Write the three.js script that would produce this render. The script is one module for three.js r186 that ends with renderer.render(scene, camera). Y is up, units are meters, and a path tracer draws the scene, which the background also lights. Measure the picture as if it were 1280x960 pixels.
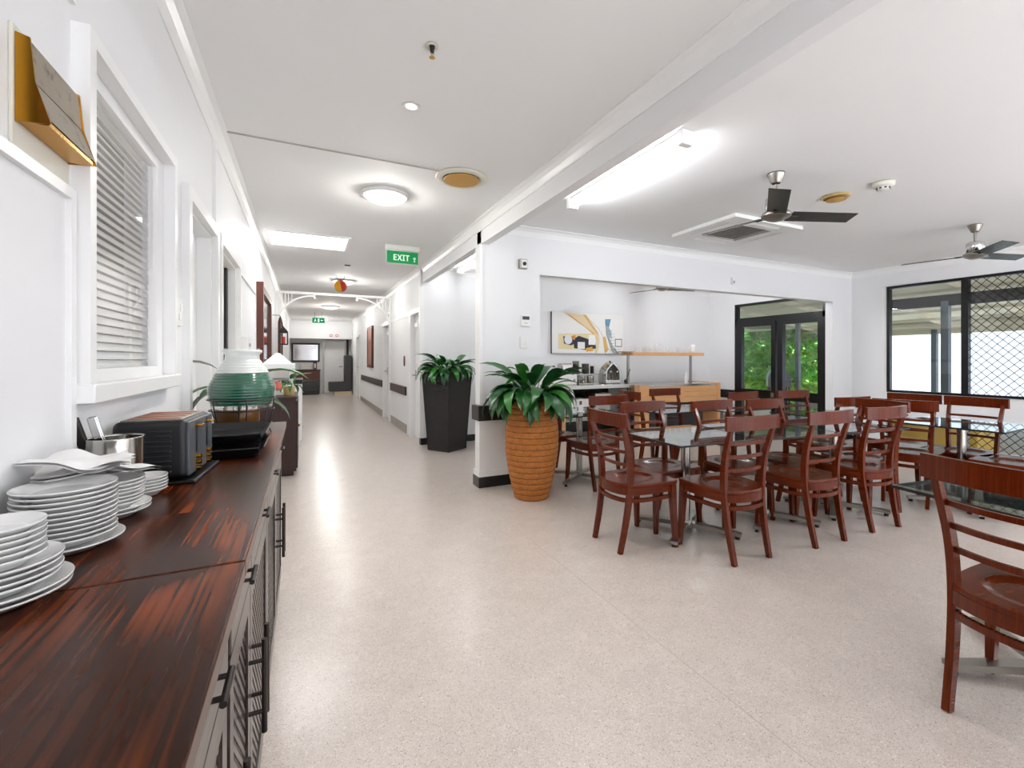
import * as THREE from 'three';
import { RectAreaLightUniformsLib } from 'three/addons/lights/RectAreaLightUniformsLib.js';
import { RoundedBoxGeometry } from 'three/addons/geometries/RoundedBoxGeometry.js';
import { mergeGeometries, toCreasedNormals } from 'three/addons/utils/BufferGeometryUtils.js';

// ------------------------------------------------------------ camera, sky, sun, exposure
const scene = new THREE.Scene();
const renderer = new THREE.WebGLRenderer({ antialias: true });
renderer.toneMapping = THREE.LinearToneMapping;
renderer.toneMappingExposure = 1.06;
renderer.shadowMap.enabled = true;
RectAreaLightUniformsLib.init();

const camera = new THREE.PerspectiveCamera(2 * Math.atan(480 / 578) * 180 / Math.PI, 4 / 3, 0.02, 120);
camera.position.set(0, 1.28, 0);
camera.rotation.y = -Math.atan(289 / 578);
camera.setViewOffset(1280, 960, -30, 31, 1280, 960);   // shift lens: verticals stay upright
scene.add(camera);

{ // plain bright summer sky, computed: paler towards the horizon all round
  const W = 64, H = 32, d = new Float32Array(W * H * 4);
  for (let j = 0; j < H; j++) for (let i = 0; i < W; i++) {
    const up = Math.max(0, (j + 0.5) / H * 2 - 1), k = Math.pow(up, 0.5), o = (j * W + i) * 4;
    d[o] = 1.7 - 0.8 * k; d[o + 1] = 1.8 - 0.55 * k; d[o + 2] = 1.95 - 0.2 * k; d[o + 3] = 1;
  }
  const t = new THREE.DataTexture(d, W, H, THREE.RGBAFormat, THREE.FloatType);
  t.mapping = THREE.EquirectangularReflectionMapping; t.magFilter = THREE.LinearFilter; t.needsUpdate = true;
  scene.background = t;
}
const sun = new THREE.DirectionalLight(0xf3f7ff, 24.0);
sun.position.set(3, 17, 12); sun.target.position.set(7, 0, -3);
sun.castShadow = true;
Object.assign(sun.shadow.camera, { left: -24, right: 24, top: 24, bottom: -24, near: 1, far: 70 });
scene.add(sun, sun.target);

// ------------------------------------------------------------ helpers
const V = (x, y, z) => new THREE.Vector3(x, y, z);
const PI = Math.PI, R = (d) => d * PI / 180;
let seed = 7;
const rnd = () => { seed = (seed * 1664525 + 1013904223) >>> 0; return seed / 4294967296; };
const rr = (a, b) => a + (b - a) * rnd();
const taken = {};
const numbered = (n) => { const k = taken[n] = (taken[n] ?? -1) + 1; return k ? `${n}_${String(k).padStart(3, '0')}` : n; };

function boxUV(g) {                                  // uv in metres from the facing side
  const p = g.attributes.position, n = g.attributes.normal, uv = new Float32Array(p.count * 2);
  for (let i = 0; i < p.count; i++) {
    const ax = Math.abs(n.getX(i)), ay = Math.abs(n.getY(i)), az = Math.abs(n.getZ(i));
    let u, v;
    if (ay >= ax && ay >= az) { u = p.getX(i); v = p.getZ(i); } else if (ax >= az) { u = p.getY(i); v = p.getZ(i); } else { u = p.getX(i); v = p.getY(i); }
    uv[2 * i] = u; uv[2 * i + 1] = v;
  }
  g.setAttribute('uv', new THREE.BufferAttribute(uv, 2));
  return g;
}
function flat(g) { const o = g.index ? g.toNonIndexed() : g; for (const k of Object.keys(o.attributes)) if (k !== 'position' && k !== 'normal') o.deleteAttribute(k); o.morphAttributes = {}; return o; }
function join(gs) { const a = [].concat(gs).map(flat); return boxUV(a.length > 1 ? mergeGeometries(a) : a[0]); }
const at = (g, x = 0, y = 0, z = 0, rx = 0, ry = 0, rz = 0) => { const m = new THREE.Matrix4().makeRotationFromEuler(new THREE.Euler(rx, ry, rz)); m.setPosition(x, y, z); return g.applyMatrix4(m); };
// box by its bounds
const bb = (x0, x1, y0, y1, z0, z1) => new THREE.BoxGeometry(Math.abs(x1 - x0), Math.abs(y1 - y0), Math.abs(z1 - z0)).translate((x0 + x1) / 2, (y0 + y1) / 2, (z0 + z1) / 2);
const rb = (x0, x1, y0, y1, z0, z1, r = 0.004, s = 2) => new RoundedBoxGeometry(Math.abs(x1 - x0), Math.abs(y1 - y0), Math.abs(z1 - z0), s, r).translate((x0 + x1) / 2, (y0 + y1) / 2, (z0 + z1) / 2);
const cyl = (r0, r1, h, x = 0, y = 0, z = 0, s = 24) => new THREE.CylinderGeometry(r1, r0, h, s).translate(x, y + h / 2, z);   // r0 bottom
const lathe = (pts, s = 40) => new THREE.LatheGeometry(pts.map(([r, y]) => new THREE.Vector2(r, y)), s);
const tube = (pts, r, seg = 24, s = 8, closed = false) => new THREE.TubeGeometry(new THREE.CatmullRomCurve3(pts.map((p) => p.isVector3 ? p : V(...p)), closed), seg, r, s, closed);
const rod = (a, b, r, s = 8) => { const A = V(...a), B = V(...b), d = B.clone().sub(A), g = new THREE.CylinderGeometry(r, r, d.length(), s); g.applyQuaternion(new THREE.Quaternion().setFromUnitVectors(V(0, 1, 0), d.clone().normalize())); return g.translate((A.x + B.x) / 2, (A.y + B.y) / 2, (A.z + B.z) / 2); };
const val = (f, t) => typeof f === 'function' ? f(t) : f;
function sweep(pts, w, h, up = V(0, 1, 0), crease = 0.6) {       // rectangular section along a path
  pts = pts.map((p) => p.isVector3 ? p : V(...p));
  const n = pts.length, rings = [];
  for (let i = 0; i < n; i++) {
    const t = i / (n - 1), T = pts[Math.min(n - 1, i + 1)].clone().sub(pts[Math.max(0, i - 1)]).normalize();
    const S = T.clone().cross(up).normalize(), U = S.clone().cross(T).normalize(), a = val(w, t) / 2, b = val(h, t) / 2;
    rings.push([[-a, -b], [a, -b], [a, b], [-a, b]].map(([p, q]) => pts[i].clone().addScaledVector(S, p).addScaledVector(U, q)));
  }
  const o = [], tri = (a, b, c) => { for (const v of [a, b, c]) o.push(v.x, v.y, v.z); }, quad = (a, b, c, d) => { tri(a, b, c); tri(a, c, d); };
  for (let i = 0; i + 1 < n; i++) for (let k = 0; k < 4; k++) quad(rings[i][k], rings[i][(k + 1) % 4], rings[i + 1][(k + 1) % 4], rings[i + 1][k]);
  quad(...[3, 2, 1, 0].map((k) => rings[0][k])); quad(...[0, 1, 2, 3].map((k) => rings[n - 1][k]));
  const g = new THREE.BufferGeometry(); g.setAttribute('position', new THREE.Float32BufferAttribute(o, 3)); g.computeVertexNormals();
  return crease ? toCreasedNormals(g, crease) : g;
}
const smoothPts = (pts, n) => new THREE.CatmullRomCurve3(pts.map((p) => V(...p))).getPoints(n);
function prism(outline, depth, bevel = 0) { const s = new THREE.Shape(outline.map(([x, y]) => new THREE.Vector2(x, y))); return new THREE.ExtrudeGeometry(s, { depth, bevelEnabled: bevel > 0, bevelSize: bevel, bevelThickness: bevel, bevelSegments: 2, curveSegments: 8 }); }

function mesh(name, g, m, parent, label) {
  const o = new THREE.Mesh(g, m); o.name = name; o.castShadow = o.receiveShadow = true; parent.add(o);
  if (label) o.userData.label = label;
  return o;
}
const part = (parent, name, gs, m, label) => mesh(name, join(gs), m, parent, label);
function thing(name, label, category, [x, y, z] = [0, 0, 0], turn = 0, group) {
  const o = new THREE.Group(); o.name = numbered(name); scene.add(o);
  o.position.set(x, y, z); o.rotation.y = turn; o.userData = { label, category };
  if (group) o.userData.group = group;
  return o;
}
function mono(name, gs, m, label, category, [x, y, z] = [0, 0, 0], turn = 0, group) {
  const o = mesh(numbered(name), join(gs), m, scene); o.position.set(x, y, z); o.rotation.y = turn; o.userData = { label, category };
  if (group) o.userData.group = group;
  return o;
}
function struct(name, gs, m, parent, label) { const o = mesh(parent ? name : numbered(name), join(gs), m, parent ?? scene); if (!parent) { o.userData.kind = 'structure'; if (label) o.userData.label = label; } return o; }
function structGroup(name, label) { const o = new THREE.Group(); o.name = numbered(name); o.userData = { kind: 'structure', label }; scene.add(o); return o; }
function copy(src, [x, y, z], turn, label, group) {
  const c = src.clone(); c.name = numbered(src.name.replace(/_\d{3}$/, '')); c.position.set(x, y, z); c.rotation.set(0, turn, 0); scene.add(c);
  c.userData = { ...src.userData }; if (label) c.userData.label = label; if (group) c.userData.group = group;
  return c;
}
// wall slab with rectangular holes, in u (horizontal) and v (vertical)
function holed(u0, u1, v0, v1, holes, mk) {
  const us = [...new Set([u0, u1, ...holes.flatMap((h) => [h[0], h[1]])])].sort((a, b) => a - b), out = [];
  for (let i = 0; i + 1 < us.length; i++) {
    const a = us[i], b = us[i + 1], m = (a + b) / 2; let v = v0;
    for (const h of holes.filter((h) => h[0] < m && m < h[1]).sort((p, q) => p[2] - q[2])) { if (h[2] > v) out.push(mk(a, b, v, h[2])); v = h[3]; }
    if (v < v1) out.push(mk(a, b, v, v1));
  }
  return out;
}

// ------------------------------------------------------------ textures
const sm = (a, b, x) => { const t = Math.min(1, Math.max(0, (x - a) / (b - a))); return t * t * (3 - 2 * t); };
function noiseGrid(n, s) { let q = s >>> 0; const a = new Float32Array(n * n); for (let i = 0; i < a.length; i++) { q = (q * 1664525 + 1013904223) >>> 0; a[i] = q / 4294967296; } return (x, y) => { x = ((x % n) + n) % n; y = ((y % n) + n) % n; const i = Math.floor(x), j = Math.floor(y), fx = x - i, fy = y - j, u = fx * fx * (3 - 2 * fx), v = fy * fy * (3 - 2 * fy), i1 = (i + 1) % n, j1 = (j + 1) % n; return (a[j * n + i] * (1 - u) + a[j * n + i1] * u) * (1 - v) + (a[j1 * n + i] * (1 - u) + a[j1 * n + i1] * u) * v; }; }
function tex(size, metres, f, color = true) {          // f(u, v in 0..1) -> [r,g,b] in 0..255 (sRGB) or a number
  const d = new Uint8Array(size * size * 4);
  for (let j = 0; j < size; j++) for (let i = 0; i < size; i++) { let c = f(i / size, j / size); if (!Array.isArray(c)) c = [c, c, c]; const o = (j * size + i) * 4; d[o] = Math.max(0, Math.min(255, c[0])); d[o + 1] = Math.max(0, Math.min(255, c[1])); d[o + 2] = Math.max(0, Math.min(255, c[2])); d[o + 3] = 255; }
  const t = new THREE.DataTexture(d, size, size); t.wrapS = t.wrapT = THREE.RepeatWrapping; t.magFilter = THREE.LinearFilter; t.minFilter = THREE.LinearMipmapLinearFilter; t.generateMipmaps = true; t.repeat.set(1 / metres, 1 / metres);
  if (color) t.colorSpace = THREE.SRGBColorSpace; t.needsUpdate = true; return t;
}
const n8 = noiseGrid(8, 11), n16 = noiseGrid(16, 5), n64 = noiseGrid(64, 23), n256 = noiseGrid(256, 3), n512 = noiseGrid(512, 77), n32 = noiseGrid(32, 9);
const mixc = (a, b, t) => a.map((x, i) => x + (b[i] - x) * t);
function print(w, h, draw) { const c = document.createElement('canvas'); c.width = w; c.height = h; draw(c.getContext('2d'), w, h); const t = new THREE.CanvasTexture(c); t.colorSpace = THREE.SRGBColorSpace; return t; }

const floorTex = tex(1024, 1.4, (u, v) => {
  const c = 0.5 * n16(u * 16, v * 16) + 0.5 * n64(u * 64, v * 64), a = n512(u * 512, v * 512), b = n256(u * 256, v * 256);
  let k = [205, 194, 186].map((x) => x + (c - 0.5) * 14);
  if (a < 0.22) k = mixc(k, [150, 128, 112], 0.55); else if (a > 0.86) k = mixc(k, [246, 238, 228], 0.7);
  if (b > 0.93) k = mixc(k, [120, 100, 90], 0.35);
  return k;
});
const grain = (u, v, s = 1) => 0.55 * n256(u * 256 * s, v * 8 * s) + 0.3 * n64(u * 64 * s, v * 4) + 0.15 * n512(u * 512, v * 32);
const counterTex = tex(1024, 1.3, (u, v) => {
  const f = n256(u * 256, v * 5), f2 = n512(u * 512, v * 24), m = n64(u * 64 + n8(u * 8, v * 8), v * 5), w = 0.6 * n16(u * 16 + n8(u * 8, v * 8) * 2, v * 4) + 0.4 * n8(u * 8, v * 8);
  const s = sm(0.3, 0.7, 0.45 * f + 0.15 * f2 + 0.4 * m) * sm(0.2, 0.7, w);
  return mixc(mixc([34, 14, 7], [78, 34, 11], 0.6 * f + 0.4 * f2), [172, 76, 18], 0.7 * s);
});
const chairTex = tex(512, 0.5, (u, v) => mixc([92, 30, 8], [142, 56, 15], grain(u, v)));
const darkWoodTex = tex(512, 0.6, (u, v) => mixc([38, 18, 13], [62, 31, 22], grain(u, v)));
const frontTex = tex(256, 0.6, (u, v) => mixc([44, 34, 32], [84, 70, 66], sm(0.3, 0.75, grain(u, v))));
const oakTex = tex(512, 0.6, (u, v) => mixc([205, 146, 92], [234, 184, 130], grain(v, u)));
const clayTex = tex(512, 0.5, (u, v) => { const a = n64(u * 64, v * 64), b = n256(u * 256, v * 256), c = n16(u * 16, v * 16); let k = mixc([170, 98, 36], [206, 134, 62], 0.5 * a + 0.5 * c); if (b < 0.28) k = mixc(k, [112, 66, 30], 0.5); if (b > 0.82) k = mixc(k, [232, 172, 104], 0.45); return k; });
const clayBump = tex(256, 0.5, (u, v) => 255 * (0.5 * n64(u * 64, v * 64) + 0.5 * n256(u * 256, v * 256)), false);
const wickerBump = tex(256, 0.14, (u, v) => { const i = Math.floor(u * 8), j = Math.floor(v * 8), odd = (i + j) & 1, a = Math.abs(Math.sin(u * 8 * PI)), b = Math.abs(Math.sin(v * 8 * PI)); return 40 + 200 * (odd ? a * Math.sqrt(b) : b * Math.sqrt(a)); }, false);
const wickerTex = tex(256, 0.14, (u, v) => { const i = Math.floor(u * 8), j = Math.floor(v * 8); return (i + j) & 1 ? [38, 33, 32] : [20, 17, 17]; });
const steelTex = tex(256, 0.3, (u, v) => 120 + 80 * n256(u * 8, v * 256), false);
const stainTex = tex(256, 0.4, (u, v) => mixc([176, 164, 146], [120, 110, 98], sm(0.55, 0.9, 0.6 * n16(u * 16, v * 16) + 0.4 * n64(u * 64, v * 64))));
const plasterBump = tex(256, 0.6, (u, v) => 128 + 60 * (n64(u * 64, v * 64) - 0.5) + 40 * (n16(u * 16, v * 16) - 0.5), false);
const grassTex = tex(256, 1.2, (u, v) => mixc([70, 96, 40], [150, 170, 92], 0.5 * n64(u * 64, v * 64) + 0.5 * n256(u * 256, v * 256)));
const concreteTex = tex(256, 1.5, (u, v) => mixc([218, 217, 214], [238, 237, 234], 0.5 * n64(u * 64, v * 64) + 0.5 * n256(u * 256, v * 256)));

// ------------------------------------------------------------ materials
const std = (c, rough = 0.6, o = {}) => new THREE.MeshStandardMaterial({ color: c, roughness: rough, ...o });
const phy = (o) => new THREE.MeshPhysicalMaterial(o);
const glow = (c, i) => new THREE.MeshStandardMaterial({ color: 0xffffff, emissive: c, emissiveIntensity: i, roughness: 0.5 });
const M = {
  wall: std('#ececed', 0.55, { bumpMap: plasterBump, bumpScale: 0.0004 }), ceil: std('#f3f3f2', 0.75), trim: std('#f2f2f1', 0.35), grey: std('#ececed', 0.55),
  floor: phy({ map: floorTex, color: 0xffffff, roughness: 0.3, clearcoat: 0.35, clearcoatRoughness: 0.22 }),
  black: std('#111113', 0.35), blackFrame: std('#0d0e10', 0.3, { metalness: 0.2 }), rubber: std('#191919', 0.7),
  counter: phy({ map: counterTex, roughness: 0.26, specularIntensity: 0.3 }), front: phy({ map: frontTex, roughness: 0.35, clearcoat: 0.3, clearcoatRoughness: 0.2 }),
  chair: phy({ map: chairTex, color: '#d2d2d2', roughness: 0.2, specularIntensity: 0.6 }), darkWood: std(0xffffff, 0.4, { map: darkWoodTex }), oak: std(0xffffff, 0.45, { map: oakTex }), brownFrame: std('#5a2a1a', 0.4),
  steel: std('#b9b7b2', 0.28, { metalness: 1, roughnessMap: steelTex }), chrome: std('#d4d4d4', 0.08, { metalness: 1 }), satin: std('#a49f97', 0.35, { metalness: 1 }), brass: std('#c08a2c', 0.25, { metalness: 1 }), stain: std(0xffffff, 0.22, { metalness: 1, map: stainTex }), gun: std('#3d3936', 0.4, { metalness: 0.8 }),
  glass: phy({ color: 0xffffff, roughness: 0.0, transmission: 1, thickness: 0 }), tableGlass: phy({ color: '#cfdad6', roughness: 0.02, transmission: 1, thickness: 0, ior: 2.2 }), clear: phy({ color: '#ffffff', roughness: 0.04, transmission: 1, thickness: 0 }),
  porcelain: phy({ color: '#eeeeec', roughness: 0.18, clearcoat: 0.6, clearcoatRoughness: 0.08 }), paper: std('#f3f2f0', 0.9), plastic: std('#efefec', 0.4),
  toaster: std('#15171a', 0.45), toasterFront: std('#4b5056', 0.4), copper: std('#c06a3a', 0.3, { metalness: 0.9 }),
  clay: std(0xffffff, 0.75, { map: clayTex, bumpMap: clayBump, bumpScale: 0.004 }), claySeam: std('#5c3517', 0.85), wicker: std(0xffffff, 0.55, { map: wickerTex, bumpMap: wickerBump, bumpScale: 0.006 }), soil: std('#2a1e16', 0.95),
  leaf: phy({ color: '#1f5a22', roughness: 0.32, side: THREE.DoubleSide, clearcoat: 0.3, clearcoatRoughness: 0.2 }), leafB: phy({ color: '#2f7429', roughness: 0.35, side: THREE.DoubleSide }), leafC: phy({ color: '#174a20', roughness: 0.3, side: THREE.DoubleSide }),
  hedge: phy({ color: '#86c655', roughness: 0.8, transmission: 0.35, thickness: 0, side: THREE.DoubleSide }), hedgeB: phy({ color: '#bdea74', roughness: 0.8, transmission: 0.35, thickness: 0, side: THREE.DoubleSide }), palm: std('#5c9a80', 0.55, { side: THREE.DoubleSide }), straw: std('#c9b884', 0.8, { side: THREE.DoubleSide }), bark: std('#6b5640', 0.9), rock: std('#96928c', 0.9),
  grass: std(0xffffff, 0.95, { map: grassTex }), concrete: std(0xffffff, 0.85, { map: concreteTex }), paving: std('#bcbcba', 0.85, { map: concreteTex }), beige: std('#efe9d2', 0.7), post: std('#5d6a74', 0.5), yellow: std('#e3b83e', 0.6), render: std('#c3cad2', 0.9), bbq: std('#7e858c', 0.5),
  jar: phy({ color: '#ffffff', roughness: 0.03, transmission: 1, thickness: 0, ior: 1.5 }), greenWater: phy({ color: '#0f5740', roughness: 0.15 }), slat: std('#e9e8e4', 0.5), warmRoom: std('#b08f7c', 0.8),
  seat: std('#3c3b3b', 0.6), tan: std('#c79a4e', 0.6), tanPale: std('#cdb173', 0.6), redSign: std('#c23a2c', 0.5), dirtyWhite: std('#e0ddd0', 0.6), plinth: std('#e0c9a4', 0.6),
};

// ------------------------------------------------------------ lamps: light + glowing fitting
function areaLamp(x, y, z, w, l, intensity, color = 0xffffff) { const a = new THREE.RectAreaLight(color, intensity, w, l); a.position.set(x, y, z); a.rotation.x = -PI / 2; scene.add(a); return a; }

// ------------------------------------------------------------ room shell
const XL = -0.485, XC = 1.57, ZB = -4.39, ZK = -6.95, XR = 7.88, XK = 7.49, CEIL = 2.66, ZF = 3.4, ZE = -19.2, BE = 2.435;
{
  const fl = struct('floor', [bb(XL - 0.15, XR + 0.12, -0.12, 0, ZE - 0.2, ZF + 0.15)], M.floor, null, 'speckled beige sheet vinyl floor');
  for (const x of [1.43, 3.43, 5.43]) struct('weld_seam', [bb(x - 0.0015, x + 0.0015, 0, 0.0005, ZB, ZF)], std('#b5a99f', 0.5), fl);
  const c = struct('ceiling', [bb(XL - 1.6, XR + 0.2, CEIL, CEIL + 0.18, ZE - 0.3, ZF + 0.2)], M.ceil, null, 'flat white plaster ceiling');
  // left wall with the blind window and two doors
  const WIN = [-2.235, -1.475, 1.215, 2.03], D1 = [-3.27, -2.575, 0, 2.0], D2 = [-4.33, -3.46, 0, 2.0];
  struct('wall_left', holed(ZE, ZF, 0, CEIL, [WIN, D1, D2], (a, b, v0, v1) => bb(XL - 0.12, XL, v0, v1, a, b)), M.wall, null, 'white painted wall along the sideboard and corridor');
  struct('wall_back', holed(1.58, XR, 0, CEIL, [[2.24, 7.38, -0.01, 2.18]], (a, b, v0, v1) => bb(a, b, v0, v1, ZB - 0.115, ZB)), M.grey, null, 'pale wall with the wide opening to the servery');
  struct('wall_kitchen', [bb(XC - 0.02, XK + 0.12, 0, CEIL, ZK - 0.12, ZK)], M.wall, null, 'white wall behind the servery benches');
  struct('wall_kitchen_right', holed(ZK, ZB - 0.115, 0, CEIL, [[-6.3, -4.54, -0.01, 2.33]], (a, b, v0, v1) => bb(XK, XK + 0.12, v0, v1, a, b)), M.wall, null, 'white wall around the sliding garden doors');
  struct('wall_right', holed(ZB - 0.115, ZF, 0, CEIL, [[-3.88, -1.0, 0.787, 2.372], [-3.88, -1.0, 0.06, 0.43]], (a, b, v0, v1) => bb(XR, XR + 0.12, v0, v1, a, b)), M.wall, null, 'white wall with black framed patio windows');
  struct('wall_corridor_right', holed(ZE, ZK - 0.12, 0, CEIL, [[-7.72, -7.08, 0, 2.0], [-10.66, -9.86, 0, 2.0], [-16.6, -15.75, 0, 2.0]], (a, b, v0, v1) => bb(XC, XC + 0.12, v0, v1, a, b)), M.wall, null, 'white corridor wall with doors and bump rails');
  struct('wall_corridor_end', [bb(XL, XC, 0, CEIL, ZE - 0.12, ZE)], M.wall, null, 'white end wall of the corridor');
  struct('wall_front', holed(XL - 0.12, XR + 0.12, 0, CEIL, [[0.4, 7.4, -0.01, 2.25]], (a, b, v0, v1) => bb(a, b, v0, v1, ZF, ZF + 0.12)), M.wall, null, 'white wall opposite the servery');
  struct('trim', [bb(1.58, 1.665, BE, CEIL, ZK, ZF)], M.wall, null, 'dropped white ceiling beam between corridor and dining room');
  struct('trim', [bb(XL, XC, 2.02, CEIL, -18.4, -18.55)], M.wall, null, 'white bulkhead across the corridor end');
  // cove cornice
  const cove = (len) => prism([[0, 0], [0.064, 0], [0.064, -0.008], [0.04, -0.02], [0.02, -0.045], [0.008, -0.08], [0.006, -0.092], [0, -0.092]], len);
  const coveAt = (name, x, z, len, ry, label) => struct(name, [at(cove(len), x, CEIL, z, 0, ry, 0)], M.trim, null, label);
  coveAt('trim', XL, ZE, ZF - ZE, 0, 'white cove cornice along the left wall');
  coveAt('trim', 1.58, ZF, ZF - ZK, PI, 'white cove cornice along the beam');
  coveAt('trim', XC, ZK, ZK - ZE, PI, 'white cove cornice along the corridor doors');
  coveAt('trim', XR, ZB, XR - 1.665, -PI / 2, 'white cove cornice above the servery opening');
  coveAt('trim', XR, ZF, ZF - ZB, PI, 'white cove cornice along the window wall');
  coveAt('trim', XK, ZK, XK - XC, -PI / 2, 'white cove cornice behind the servery');
  coveAt('trim', XK, ZB - 0.12, ZB - 0.12 - ZK, PI, 'white cove cornice above the garden doors');
}
// ------------------------------------------------------------ pier trims, skirtings
{
  struct('trim', [bb(1.562, 1.592, 0.82, BE - 0.001, ZB - 0.12, ZB + 0.012)], M.trim, null, 'white corner bead on the pier');
  const p = structGroup('trim', 'black dado cap round the pier end');
  struct('dado_cap', [rb(1.535, 2.26, 0.665, 0.815, ZB - 0.16, ZB + 0.05, 0.006)], M.black, p);
  const q = structGroup('trim', 'white lower lining of the pier end');
  struct('lining', [bb(1.565, 2.245, 0.12, 0.665, ZB - 0.12, ZB + 0.02)], M.trim, q);
  struct('corner_bead', [bb(1.552, 1.592, 0.12, 0.665, ZB - 0.1, ZB + 0.032)], M.trim, q);
  struct('cap_mould', [bb(1.545, 2.25, 0.105, 0.165, ZB - 0.13, ZB + 0.04)], M.trim, q);
  struct('baseboard_pier', [rb(1.54, 2.255, 0, 0.107, ZB - 0.14, ZB + 0.045, 0.004)], M.black, null, 'black vinyl skirting round the pier');
  struct('baseboard_kitchen', [bb(XC, XK, 0, 0.1, ZK, ZK + 0.015)], M.black, null, 'black vinyl skirting behind the servery');
  struct('baseboard_nib', [bb(XC - 0.025, XC + 0.05, 0, 0.1, ZK - 0.09, ZK + 0.02)], M.black, null, 'black skirting on the corridor wall nib');
  struct('baseboard_right', [bb(XR - 0.012, XR, 0, 0.055, ZB, ZF)], M.black, null, 'low black skirting under the patio windows');
  struct('baseboard_back', [bb(7.38, XR, 0, 0.09, ZB, ZB + 0.012)], M.black, null, 'black skirting in the room corner');
  struct('trim', [bb(XK - 0.03, XK, 0.52, 0.68, ZK, -6.32)], M.black, null, 'black bump rail beside the garden doors');
  struct('trim', [bb(XC - 0.035, XC + 0.03, 0.101, BE - 0.003, ZK - 0.06, ZK + 0.012)], M.trim, null, 'white nib at the corridor wall end');
}
// ------------------------------------------------------------ left wall: panelling, window, doors
{
  const x = XL, strip = (a, b, y0, y1, t = 0.012) => bb(x, x + t, y0, y1, a, b);
  struct('trim', [strip(-1.435, -1.41, 0.93, 1.645), strip(-1.435, -0.2, 1.645, 1.67), strip(-1.41, -0.2, 2.1, 2.125), strip(-1.435, -1.41, 2.1, 2.55)], M.trim, null, 'white panel mouldings beside the blind window');
  struct('trim', [strip(-3.295, -3.27, 2.08, 2.56, 0.02)], M.trim, null, 'white conduit cover above the door frame');
  struct('trim', [strip(-5.85, -4.42, 1.985, 2.005), strip(-5.87, -5.85, 0.9, 1.985)], M.trim, null, 'white picture rail before the framed mirror');
  // window with frame, glass
  const w = structGroup('window_1', 'white framed window with a drawn venetian blind');
  const Z0 = -2.235, Z1 = -1.475, Y0 = 1.215, Y1 = 2.03;
  const fr = (e, d0, d1, name) => struct(name, [bb(x + d0, x + d1, Y0 - e, Y0, Z0 - e, Z1 + e), bb(x + d0, x + d1, Y1, Y1 + e, Z0 - e, Z1 + e), bb(x + d0, x + d1, Y0, Y1, Z0 - e, Z0), bb(x + d0, x + d1, Y0, Y1, Z1, Z1 + e)], M.trim, w);
  fr(0.036, 0, 0.035, 'architrave');
  struct('sash', [bb(x - 0.03, x - 0.004, Y0 + 0.001, Y0 + 0.04, Z0 + 0.001, Z1 - 0.001), bb(x - 0.03, x - 0.004, Y1 - 0.04, Y1 - 0.001, Z0 + 0.001, Z1 - 0.001), bb(x - 0.03, x - 0.004, Y0 + 0.04, Y1 - 0.04, Z0 + 0.001, Z0 + 0.08), bb(x - 0.03, x - 0.004, Y0 + 0.04, Y1 - 0.04, Z1 - 0.012, Z1 - 0.001)], M.trim, w);
  struct('sill', [rb(x + 0.001, x + 0.045, Y0 - 0.04, Y0 + 0.006, Z0 - 0.04, Z1 + 0.04, 0.004)], M.trim, w);
  struct('pane', [bb(x - 0.02, x - 0.016, Y0 + 0.04, Y1 - 0.04, Z0 + 0.08, Z1 - 0.012)], M.glass, w);
  const bl = thing('venetian_blind', 'white venetian blind with narrow slats behind the wall window', 'blind', [x - 0.048, 0, 0]);
  part(bl, 'head_rail', [rb(-0.016, 0.016, Y1 - 0.04, Y1 - 0.005, Z0 + 0.01, Z1 - 0.01)], M.slat);
  const g = join([at(new THREE.BoxGeometry(0.025, 0.0014, Z1 - Z0 - 0.02), 0, 0, (Z0 + Z1) / 2, 0, 0, 0)]);
  for (let k = 0; k < 30; k++) { const s = mesh('slat', g, M.slat, bl); s.position.y = Y0 + 0.025 + k * 0.0255; s.rotation.z = R(-62); }
  part(bl, 'cord', [rod([0.02, Y0 + 0.1, Z1 - 0.08], [0.02, Y1, Z1 - 0.08], 0.0015, 6)], M.plastic);
  // small office behind the blind
  struct('wall_office', [bb(x - 1.5, x - 1.45, 0, CEIL, -2.5, -1.1), bb(x - 1.5, x - 0.12, 0, CEIL, -2.5, -2.45), bb(x - 1.5, x - 0.12, 0, CEIL, -1.15, -1.1), bb(x - 1.5, x - 0.12, -0.1, 0, -2.5, -1.1)], M.warmRoom, null, 'dim brownish office behind the blind');
  // door 1, white, flush
  for (const [n, a, b, gap, lab] of [['door_1', -3.27, -2.575, false, 'white flush door beside the light switch'], ['door_2', -4.33, -3.46, true, 'white sliding door with a black edge seal']]) {
    const d = structGroup(n, lab);
    struct('leaf', [bb(x - 0.11, x - 0.07, 0.005, 1.978, a + 0.031, b - 0.021)], gap ? M.dirtyWhite : M.trim, d);
    struct('architrave', [bb(x, x + 0.03, 0, 2.0, a - 0.055, a), bb(x, x + 0.03, 0, 2.0, b, b + 0.055), bb(x, x + 0.03, 2.0, 2.06, a - 0.055, b + 0.055)], M.trim, d);
    struct('jamb', [bb(x - 0.12, x - 0.002, 0, 1.98, a + 0.001, a + 0.03), bb(x - 0.12, x - 0.002, 0, 1.98, b - 0.02, b - 0.001), bb(x - 0.12, x - 0.002, 1.98, 1.999, a + 0.001, b - 0.001)], M.trim, d);
    if (gap) struct('edge_seal', [bb(x - 0.069, x - 0.05, 0.01, 1.98, a + 0.03, a + 0.1)], M.black, d);
    else { struct('notice', [bb(x - 0.069, x - 0.067, 1.62, 1.7, -2.82, -2.66)], M.dirtyWhite, d); }
  }
  const pl = (name, label, z, y, w2, h2, d = 0.012, m = M.plastic) => { const t = thing(name, label, 'switch', [x, y, z]); part(t, 'plate', [rb(0, d, -h2 / 2, h2 / 2, -w2 / 2, w2 / 2, 0.004)], m); return t; };
  const sw = pl('light_switch', 'white double light switch between blind window and door', -2.43, 1.48, 0.085, 0.12);
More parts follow.
